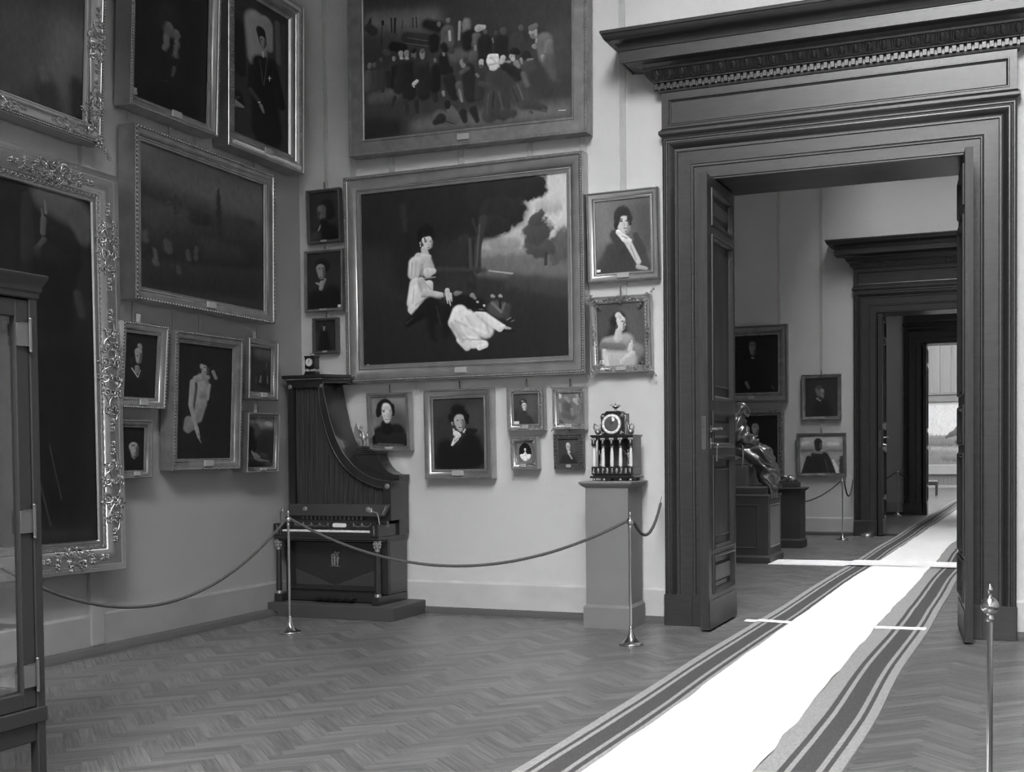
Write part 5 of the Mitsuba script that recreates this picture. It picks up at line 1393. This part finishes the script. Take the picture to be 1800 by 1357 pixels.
hd.blob((dc[0], dc[1] - .007, dc[2]), (.005, .002, .005), 8, 5)
part(t, 'hands', hd, 'black_lacquer', True)
hn = MB().lathe([(0, 2.287), (.012, 2.288), (.006, 2.296), (.008, 2.304), (0, 2.306)], 12, (kx, ky, 0))
a = np.linspace(0, PI, 11)
hn.tube(np.stack([kx + .020 * np.cos(a), np.full(11, ky), 2.296 + .020 * np.sin(a)], 1), .0035, 6)
part(t, 'handle', hn, 'ormolu', 40)

# ---- gilt eagle on the piano's shoulder
t = thing('eagle_figure', 'small gilt eagle with raised wings and a crown, on the shelf of the tall piano', 'figurine')
ex, ey, ez = -5.485, 9.66, 1.418
bs = MB().box(ex - .095, ex + .095, ey - .05, ey + .05, ez, ez + .020, .003)
bs.box(ex - .06, ex + .06, ey - .04, ey + .04, ez + .020, ez + .036, .003)
bs.box(ex - .042, ex + .042, ey - .03, ey + .03, ez + .036, ez + .058, .003)
part(t, 'base', bs, 'black_lacquer', False)
bo = MB().blob((ex, ey, ez + .128), (.026, .024, .040), 12, 8)
bo.tube([(ex, ey, ez + .15), (ex - .006, ey - .004, ez + .178), (ex - .016, ey - .010, ez + .196)], [.018, .012, .012], 9)
bo.blob((ex - .020, ey - .012, ez + .200), (.015, .012, .012), 9, 6)
bo.tube([(ex - .030, ey - .014, ez + .202), (ex - .042, ey - .016, ez + .198), (ex - .044, ey - .016, ez + .190)], [.006, .004, .001], 6)
for s in (-1, 1):
    bo.tube([(ex + s * .014, ey - .005, ez + .105), (ex + s * .018, ey - .008, ez + .085), (ex + s * .020, ey - .010, ez + .062)], [.013, .010, .007], 8)
    for k in (-1, 0, 1):
        bo.tube([(ex + s * .020, ey - .010, ez + .064), (ex + s * (.020 + k * .007), ey - .026, ez + .060)], [.004, .002], 5)
for k in (-1, 0, 1):
    bo.tube([(ex + k * .006, ey + .012, ez + .10), (ex + k * .014, ey + .016, ez + .062)], [.009, .005], 6)
part(t, 'body', bo, 'ormolu', 50)
for s in (-1, 1):
    wg = MB()
    for k in range(8):
        f = k / 7
        x0, z0 = ex + s * (.024 + .030 * f), ez + .150 - .004 * k
        ang = math.radians(64 - 20 * f)
        L = .125 - .055 * f
        R = np.array([[math.cos(ang), 0, -math.sin(ang)], [0, 1, 0], [math.sin(ang), 0, math.cos(ang)]])
        if s < 0:
            R = np.diag([-1, 1, 1]) @ R
        wg.blob((x0 + s * math.cos(ang) * L * .5, ey + .004 + .001 * k, z0 + math.sin(ang) * L * .5), (L * .55, .003, .008), 7, 5, R)
    wg.blob((ex + s * .032, ey, ez + .150), (.016, .010, .024), 8, 6)
    part(t, 'wing', wg, 'ormolu', 50)
cw = MB().lathe([(.010, ez + .218), (.012, ez + .218), (.016, ez + .232), (.010, ez + .238), (.003, ez + .242), (.004, ez + .248), (0, ez + .252)], 12, (ex - .016, ey - .010, 0))
part(t, 'crown', cw, 'ormolu', True)

# ---------------------------------------------------------------- glass show case at the left edge
t = thing('display_case', 'tall wooden glazed show case at the left edge, in front of the huge scrollwork frame', 'display case')
gx, gy = -3.684, 3.872           # its far right corner
GW, GD, GZ0, GZ1 = .62, 1.25, .405, 2.05
cw_ = 'case_wood'
x0, x1, y0, y1 = gx - GW, gx, gy - GD, gy
for x, y in ((x1 - .045, y1 - .045), (x0, y1 - .045), (x1 - .045, y0), (x0, y0)):
    part(t, 'post', MB().box(x, x + .045, y, y + .045, 0, GZ1, .004), cw_, False)
for x, nm in ((x1 - .045, 'side_frame'), (x0, 'side_frame')):
    f = MB()
    for ya, yb in ((y1 - .115, y1 - .046), (y0 + .046, y0 + .115)):
        f.box(x + .006, x + .039, ya, yb, GZ0 + .01, GZ1 - .01, .004)
    f.box(x + .006, x + .039, y0 + .115, y1 - .115, GZ0 + .01, GZ0 + .075, .003)
    f.box(x + .006, x + .039, y0 + .115, y1 - .115, GZ1 - .08, GZ1 - .01, .003)
    k = part(t, nm, f, cw_, False)
    part(k, 'pane', MB().add([(x + .022, y0 + .11, GZ0 + .07), (x + .022, y1 - .11, GZ0 + .07), (x + .022, y1 - .11, GZ1 - .07), (x + .022, y0 + .11, GZ1 - .07)], [[0, 1, 2, 3]]), 'pane_glass', False)
for y in (y1 - .040, y0 + .005):
    f = MB()
    for xa, xb in ((x0 + .046, x0 + .10), (x1 - .10, x1 - .046)):
        f.box(xa, xb, y, y + .03, GZ0 + .01, GZ1 - .01, .003)
    f.box(x0 + .10, x1 - .10, y, y + .03, GZ0 + .01, GZ0 + .07, .003)
    f.box(x0 + .10, x1 - .10, y, y + .03, GZ1 - .08, GZ1 - .01, .003)
    k = part(t, 'end_frame', f, cw_, False)
    part(k, 'pane', MB().add([(x0 + .095, y + .015, GZ0 + .065), (x1 - .095, y + .015, GZ0 + .065), (x1 - .095, y + .015, GZ1 - .07), (x0 + .095, y + .015, GZ1 - .07)], [[0, 1, 2, 3]]), 'pane_glass', False)
part(t, 'floor_board', MB().box(x0 - .006, x1 + .006, y0 - .006, y1 + .006, GZ0 - .055, GZ0 + .008, .005), cw_, False)
part(t, 'apron', MB().box(x0 + .01, x1 - .01, y0 + .01, y1 - .01, GZ0 - .13, GZ0 - .055, .004), cw_, False)
sq2 = lambda e, z: [(x0 - e, y0 - e, z), (x1 + e, y0 - e, z), (x1 + e, y1 + e, z), (x0 - e, y1 + e, z)]
cm_ = MB().loft([sq2(0, GZ1 - .005), sq2(.005, GZ1), sq2(.006, GZ1 + .018), sq2(.012, GZ1 + .026), sq2(.013, GZ1 + .044), sq2(.022, GZ1 + .062), sq2(.030, GZ1 + .076), sq2(.032, GZ1 + .088), sq2(.03, GZ1 + .092)], closed=True)
cm_.add(sq2(.03, GZ1 + .092), [[0, 1, 2, 3]])
part(t, 'cornice', cm_, cw_, 25)
for z in (1.90, 1.16, .545):
    h = MB().box(x1 - .004, x1 + .003, y1 - .116, y1 - .052, z - .045, z + .045, .001)
    h.tube([(x1 + .006, y1 - .047, z - .06), (x1 + .006, y1 - .047, z + .06)], .007, 8)
    h.blob((x1 + .006, y1 - .047, z + .064), (.008, .008, .007), 8, 5)
    h.blob((x1 + .006, y1 - .047, z - .064), (.008, .008, .007), 8, 5)
    h.tube([(x1 + .003, y1 - .10, z + .046), (x1 + .003, y1 - .056, z + .046)], .0025, 5)
    part(t, 'hinge', h, 'dull_brass', 40)
part(t, 'shelf', MB().box(x0 + .05, x1 - .05, y0 + .05, y1 - .05, .735, .743), 'pane_glass', False)
for k, (dx, dy, lab) in enumerate(((.13, .20, 'white porcelain bird dish on the lower shelf of the show case, nearer its hinged post'), (.40, .55, 'white porcelain cup on the lower shelf of the show case, deeper inside'))):
    px, py = x1 - dx, y1 - dy
    tt = thing('porcelain_piece', lab, 'porcelain')
    if k == 0:
        part(tt, 'dish', MB().lathe([(0, .743), (.035, .743), (.038, .75), (.055, .765), (.058, .77), (.050, .768), (0, .757)], 20, (px, py, 0)), 'porcelain', 40)
        bird = MB().blob((px, py, .792), (.034, .026, .026), 10, 8)
        bird.blob((px + .03, py - .01, .820), (.016, .014, .015), 9, 7)
        bird.tube([(px + .042, py - .012, .822), (px + .056, py - .015, .820)], [.006, .001], 6)
        bird.tube([(px - .028, py, .795), (px - .06, py + .005, .808)], [.014, .006], 7)
        part(tt, 'bird', bird, 'porcelain', 50)
    else:
        part(tt, 'cup', MB().lathe([(0, .743), (.022, .743), (.022, .75), (.036, .775), (.04, .805), (.037, .805), (.032, .775), (0, .756)], 20, (px, py, 0)), 'porcelain', 40)
        a = np.linspace(-PI / 2, PI / 2, 9)
        part(tt, 'handle', MB().tube(np.stack([px + .036 + .016 * np.cos(a), np.full(9, py), .778 + .016 * np.sin(a)], 1), .004, 6), 'porcelain', 50)

# ---------------------------------------------------------------- next room: bronze on its panelled pedestal
t = thing('statue_pedestal', 'dark panelled wooden pedestal under the bronze statue, right panel coloured lighter as if lit', 'pedestal')
sx0, sx1, sy0, sy1 = -4.02, -3.035, 15.32, 16.16
b = MB().box(sx0, sx1, sy0, sy1, .09, .84, .004)
part(t, 'body', b, 'statue_plinth_wood', False)
sq3 = lambda e, z: [(sx0 - e, sy0 - e, z), (sx1 + e, sy0 - e, z), (sx1 + e, sy1 + e, z), (sx0 - e, sy1 + e, z)]
part(t, 'plinth', MB().loft([sq3(.025, 0), sq3(.025, .075), sq3(.018, .082), sq3(.004, .10)], closed=True), 'statue_plinth_wood', 20)
cp = MB().loft([sq3(0, .815), sq3(.008, .82), sq3(.008, .842), sq3(.002, .846), sq3(-.03, .852), sq3(-.03, .93), sq3(-.036, .938)], closed=True)
cp.add(sq3(-.036, .938), [[0, 1, 2, 3]])
part(t, 'cap', cp, 'statue_plinth_wood', 20)


def panel_y(xa, xb, za, zb, y):      # on a face turned to the viewer
    m = MB()
    rows = [[(xa + s, y - q, za + s), (xb - s, y - q, za + s), (xb - s, y - q, zb - s), (xa + s, y - q, zb - s)] for s, q in ((-.008, 0), (-.008, .006), (.004, .010), (.012, .004), (.016, .001))]
    m.loft(rows, closed=True)
    return m.add(rows[-1], [[0, 1, 2, 3]])


def panel_x(ya, yb, za, zb, x):
    m = MB()
    rows = [[(x + q, ya + s, za + s), (x + q, yb - s, za + s), (x + q, yb - s, zb - s), (x + q, ya + s, zb - s)] for s, q in ((-.008, 0), (-.008, .006), (.004, .010), (.012, .004), (.016, .001))]
    m.loft(rows, closed=True)
    return m.add(rows[-1], [[0, 1, 2, 3]])


part(t, 'front_panel', panel_y(sx0 + .13, sx1 - .13, .19, .72, sy0), 'statue_plinth_wood', 20)
part(t, 'side_panel', panel_x(sy0 + .12, sy1 - .12, .19, .72, sx1), 'statue_plinth_lit_panel', 20)
part(t, 'side_block', panel_x(sy0 + .10, sy1 - .10, .745, .80, sx1), 'statue_plinth_wood', 20)


def figure(bones, edge, smooth_n=10):
    parts = []
    for chain in bones:
        for (a, ra), (b_, rb_) in zip(chain[:-1], chain[1:]):
            pts = []
            for c, r_ in ((a, ra), (b_, rb_)):
                s = trimesh.creation.icosphere(2, 1.0)
                r_ = np.broadcast_to(np.asarray(r_, float), (3,))
                pts.append(np.array(s.vertices) * r_ + np.array(c))
            parts.append(m3.Manifold.hull_points(np.vstack(pts).astype(np.float64)))
    m = m3.Manifold.batch_boolean(parts, m3.OpType.Add).refine_to_length(edge)
    g = m.to_mesh()
    tm = trimesh.Trimesh(np.array(g.vert_properties[:, :3], float), np.array(g.tri_verts), process=True)
    trimesh.smoothing.filter_taubin(tm, iterations=smooth_n)
    return tm


S = thing('bronze_statue', 'bronze statue of a veiled seated woman in heavy drapery, in the next room', 'statue')
yc = 15.74
V3 = lambda x, z, y=0.0: (x, yc + y, z)
body = figure([
    [(V3(-3.60, 1.36), (.17, .21, .12)), (V3(-3.575, 1.55), (.12, .17, .13)), (V3(-3.53, 1.70), (.115, .19, .09)), (V3(-3.485, 1.80), (.07, .11, .05)), (V3(-3.455, 1.86), .055)],
    [(V3(-3.58, 1.36, -.10), .15), (V3(-3.17, 1.31, -.13), .135), (V3(-3.09, 1.12, -.14), .12), (V3(-3.07, 1.02, -.14), .115)],
    [(V3(-3.58, 1.36, .10), .15), (V3(-3.20, 1.35, .11), .115), (V3(-3.12, 1.12, .11), .10), (V3(-3.10, 1.00, .11), .095)],
    [(V3(-3.18, 1.31), (.09, .2, .08)), (V3(-3.08, 1.06), (.09, .2, .10))],
    [(V3(-3.50, 1.75, -.17), .092), (V3(-3.42, 1.58, -.21), .088), (V3(-3.33, 1.51, -.15), .070), (V3(-3.25, 1.485, -.08), .034)],
    [(V3(-3.52, 1.75, .17), .090), (V3(-3.45, 1.58, .20), .085), (V3(-3.35, 1.52, .13), .068), (V3(-3.26, 1.50, .05), .034)],
], .016, 12)
v = np.array(body.vertices)
n = np.array(body.vertex_normals)
low = np.clip((1.52 - v[:, 2]) / .12, 0, 1)          # heavy folds of the skirt, finer ones over the breast
w1 = meshkit.fbm(v * [5, 5, 3], 3, 3) * 7
fold = np.sin((v[:, 0] * 24 + v[:, 2] * 34) + w1 * 1.2) * low * .019 + np.sin((v[:, 0] * 60 - v[:, 2] * 30) + w1) * (1 - low) * .011
fold += np.sin(v[:, 1] * 46 + v[:, 2] * 14 + w1) * low * .013
body = trimesh.Trimesh(v + n * fold[:, None], body.faces, process=False)
part(S, 'figure', body, 'bronze', True)
hd = figure([[(V3(-3.425, 1.905), (.078, .066, .085)), (V3(-3.415, 1.865), (.060, .052, .050))], [(V3(-3.352, 1.895), (.014, .010, .010)), (V3(-3.345, 1.875), (.014, .012, .010))], [(V3(-3.360, 1.845), (.016, .020, .008)), (V3(-3.375, 1.828), (.02, .022, .014))]], .010, 3)
part(S, 'head', hd, 'bronze', True)
vl = figure([[(V3(-3.45, 1.925), (.092, .090, .082)), (V3(-3.50, 1.86), (.065, .105, .07)), (V3(-3.55, 1.74), (.07, .17, .06)), (V3(-3.60, 1.55), (.07, .17, .05))]], .014, 6)
v = np.array(vl.vertices)
n = np.array(vl.vertex_normals)
vl = trimesh.Trimesh(v + n * (np.sin(v[:, 1] * 70 + v[:, 2] * 20) * .008)[:, None], vl.faces, process=False)
part(S, 'veil', vl, 'bronze', True)
for s, y_ in ((1, -.08), (-1, .05)):
    hn = MB()
    for k in range(4):
        a = -.028 + .016 * k
        hn.tube([V3(-3.25, 1.488, y_ + a * .7), V3(-3.215, 1.482 - .004 * k, y_ + a), V3(-3.19, 1.462 - .004 * k, y_ + a * 1.1), V3(-3.178, 1.440 - .003 * k, y_ + a * 1.1)], [.011, .009, .008, .006], 6)
    hn.tube([V3(-3.25, 1.485, y_ + s * .02), V3(-3.225, 1.470, y_ + s * .036), V3(-3.205, 1.452, y_ + s * .036)], [.011, .009, .006], 6)
    part(S, 'hand', hn, 'bronze', 50)
dr_ = MB()
for k in range(7):           # the end of the cloak hanging over the pedestal's edge
    y_ = -.22 + .05 * k
    dr_.tube([V3(-3.14, 1.05, y_), V3(-3.075, .985, y_ - .01), V3(-3.045 + .006 * (k % 2), .945, y_ - .01), V3(-3.030, .87, y_ - .012 + .01 * (k % 3)), V3(-3.028, .80 + .03 * (k % 3), y_)], [.05, .04, .032, .026, .012], 8)
v = dr_.mesh()
part(S, 'hanging_cloth', v, 'bronze', 60)
ft = figure([[(V3(-3.07, .985, -.14), .03), (V3(-3.00, .968, -.16), (.03, .028, .018)), (V3(-2.985, .962, -.165), (.016, .026, .012))]], .012, 3)
part(S, 'foot', ft, 'bronze', True)
part(S, 'seat_block', MB().box(-3.98, -3.30, yc - .30, yc + .30, .936, 1.21, .008).box(-3.95, -3.34, yc - .27, yc + .27, 1.20, 1.30, .02), 'bronze', False)
part(S, 'base_slab', MB().box(-4.0, -3.06, yc - .37, yc + .37, .930, .950, .004), 'bronze', False)

t = thing('pedestal', 'low dark square pedestal in the next room, behind the statue, carrying a small bronze', 'pedestal')
qx0, qx1, qy0, qy1 = -3.47, -3.055, 17.80, 18.25
part(t, 'shaft', MB().box(qx0 + .02, qx1 - .02, qy0 + .02, qy1 - .02, .12, .82, .003), 'dark_plinth_paint', False)
sq4 = lambda e, z: [(qx0 + e, qy0 + e, z), (qx1 - e, qy0 + e, z), (qx1 - e, qy1 - e, z), (qx0 + e, qy1 - e, z)]
part(t, 'plinth', MB().loft([sq4(0, 0), sq4(0, .105), sq4(.004, .112), sq4(.022, .135)], closed=True), 'dark_plinth_paint', 20)
cp = MB().loft([sq4(.02, .80), sq4(.0, .815), sq4(-.025, .838), sq4(-.028, .85), sq4(-.02, .858)], closed=True)
cp.add(sq4(-.02, .858), [[0, 1, 2, 3]])
part(t, 'cap', cp, 'dark_plinth_paint', 20)
t = thing('small_bronze', 'small reclining bronze on a block, on the low dark pedestal in the next room', 'sculpture')
part(t, 'block', MB().box(-3.345, -3.125, 17.90, 18.14, .858, .935, .005), 'statue_plinth_wood', False)
cat = figure([[((-3.33, 18.0, .965), (.05, .06, .04)), ((-3.25, 18.0, .985), (.06, .07, .05)), ((-3.19, 18.0, .970), (.045, .055, .036))], [((-3.30, 17.98, 1.0), .03), ((-3.345, 17.97, 1.012), (.026, .022, .02)), ((-3.378, 17.965, 1.0), (.014, .014, .010))],
              [((-3.31, 17.95, .955), .018), ((-3.385, 17.95, .945), .012)], [((-3.20, 17.94, .955), .026), ((-3.25, 17.93, .945), .014)], [((-3.17, 18.02, .960), .014), ((-3.145, 18.04, .945), .010), ((-3.17, 18.07, .943), .008)],
              [((-3.335, 17.955, 1.028), .008), ((-3.33, 17.95, 1.044), .003)], [((-3.335, 17.99, 1.028), .008), ((-3.33, 17.995, 1.044), .003)]], .010, 5)
part(t, 'animal', cat, 'bronze', True)

t = solo('door_stop', 'shiny brass dome on the floor at the foot of the second doorway', 'door stop', MB().lathe([(0, .068)] + [(.105 * math.sin(a), .012 + .056 * math.cos(a)) for a in np.linspace(.1, PI / 2, 9)] + [(.112, .010), (.112, 0), (0, 0)], 28, (-2.478, 20.42, 0)), 'pale_gilt', 40)

# ---------------------------------------------------------------- far hall
ew = thing('figure_painting', 'large bright painting of a galloping horse on the end wall of the far hall', 'painting')
hx0, hx1, hz0, hz1 = -4.9, -.2, .80, 2.93
cv = np.array([(hx0, YE - .05, hz0), (hx1, YE - .05, hz0), (hx1, YE - .05, hz1), (hx0, YE - .05, hz1)])
gi, i = WHERE['PH']
part(ew, 'canvas', trimesh.Trimesh(cv, [[0, 1, 2], [0, 2, 3]], process=False), f'oil_paint_{gi}', False, uv=np.array([[.001, 0], [.999, 0], [.999, 1], [.001, 1]]) + [i, 0])
fr = MB()
fr.box(hx0 - .3, hx1 + .3, YE - .14, YE - .01, hz0 - .34, hz0, .02)
fr.box(hx0 - .3, hx0, YE - .14, YE - .01, hz0, hz1, .02)
fr.box(hx1, hx1 + .3, YE - .14, YE - .01, hz0, hz1, .02)
part(ew, 'frame', fr, 'ceiling_paint', False)
part(ew, 'top_rail', MB().box(hx0 - .3, hx1 + .3, YE - .14, YE - .01, hz1, hz1 + .24, .02).box(hx0 - .32, hx1 + .32, YE - .18, YE - .01, hz1 + .24, hz1 + .30, .01), 'wainscot', False)
t = thing('wall_drapery', 'pleated pale cloth hung above the horse painting on the end wall of the far hall', 'drapery')
for k in range(16):
    xa = -5.2 + .36 * k
    rows = []
    for i_ in range(13):
        u = i_ / 12
        rows.append([(xa + .352 * u + .02 * math.sin(3 * z + k * 2.1) * math.sin(PI * u), YE - .06 - .03 * math.sin(PI * u) - .006 * math.sin(u * 18 + z * 2 + k), z) for z in np.linspace(3.24, 5.4, 10)])
    part(t, 'fold', MB().loft(rows), 'drapery', True)
ws = part(wall_end, 'wainscot', MB().box(XL, XR, YE - .03, YE, .08, .47), 'wainscot', False)
for k in range(40):
    part(ws, 'board', MB().box(-5.4 + .13 * k, -5.4 + .13 * k + .122, YE - .042, YE - .028, .10, .46, .004), 'wainscot', False)
part(wall_end, 'skirting', MB().box(XL, XR, YE - .06, YE, 0, .10, .006), 'ceiling_paint', False)

t = thing('bench', 'small padded wooden bench in the far hall below the horse painting', 'bench')
ux0, ux1, uy0, uy1 = -3.35, -2.62, 37.9, 38.4
cu = MB().box(ux0, ux1, uy0, uy1, .36, .44, .03)
part(t, 'cushion', cu, 'leather', 40)
part(t, 'seat_rail', MB().box(ux0 + .02, ux1 - .02, uy0 + .02, uy1 - .02, .30, .365, .004), 'frame_wood', False)
for x in (ux0 + .03, ux1 - .08):
    for y in (uy0 + .03, uy1 - .08):
        part(t, 'leg', MB().loft([[(x + a * s, y + b_ * s, z) for a, b_ in ((0, 0), (1, 0), (1, 1), (0, 1))] for s, z in ((.035, 0), (.05, .32))], closed=True), 'frame_wood', False)
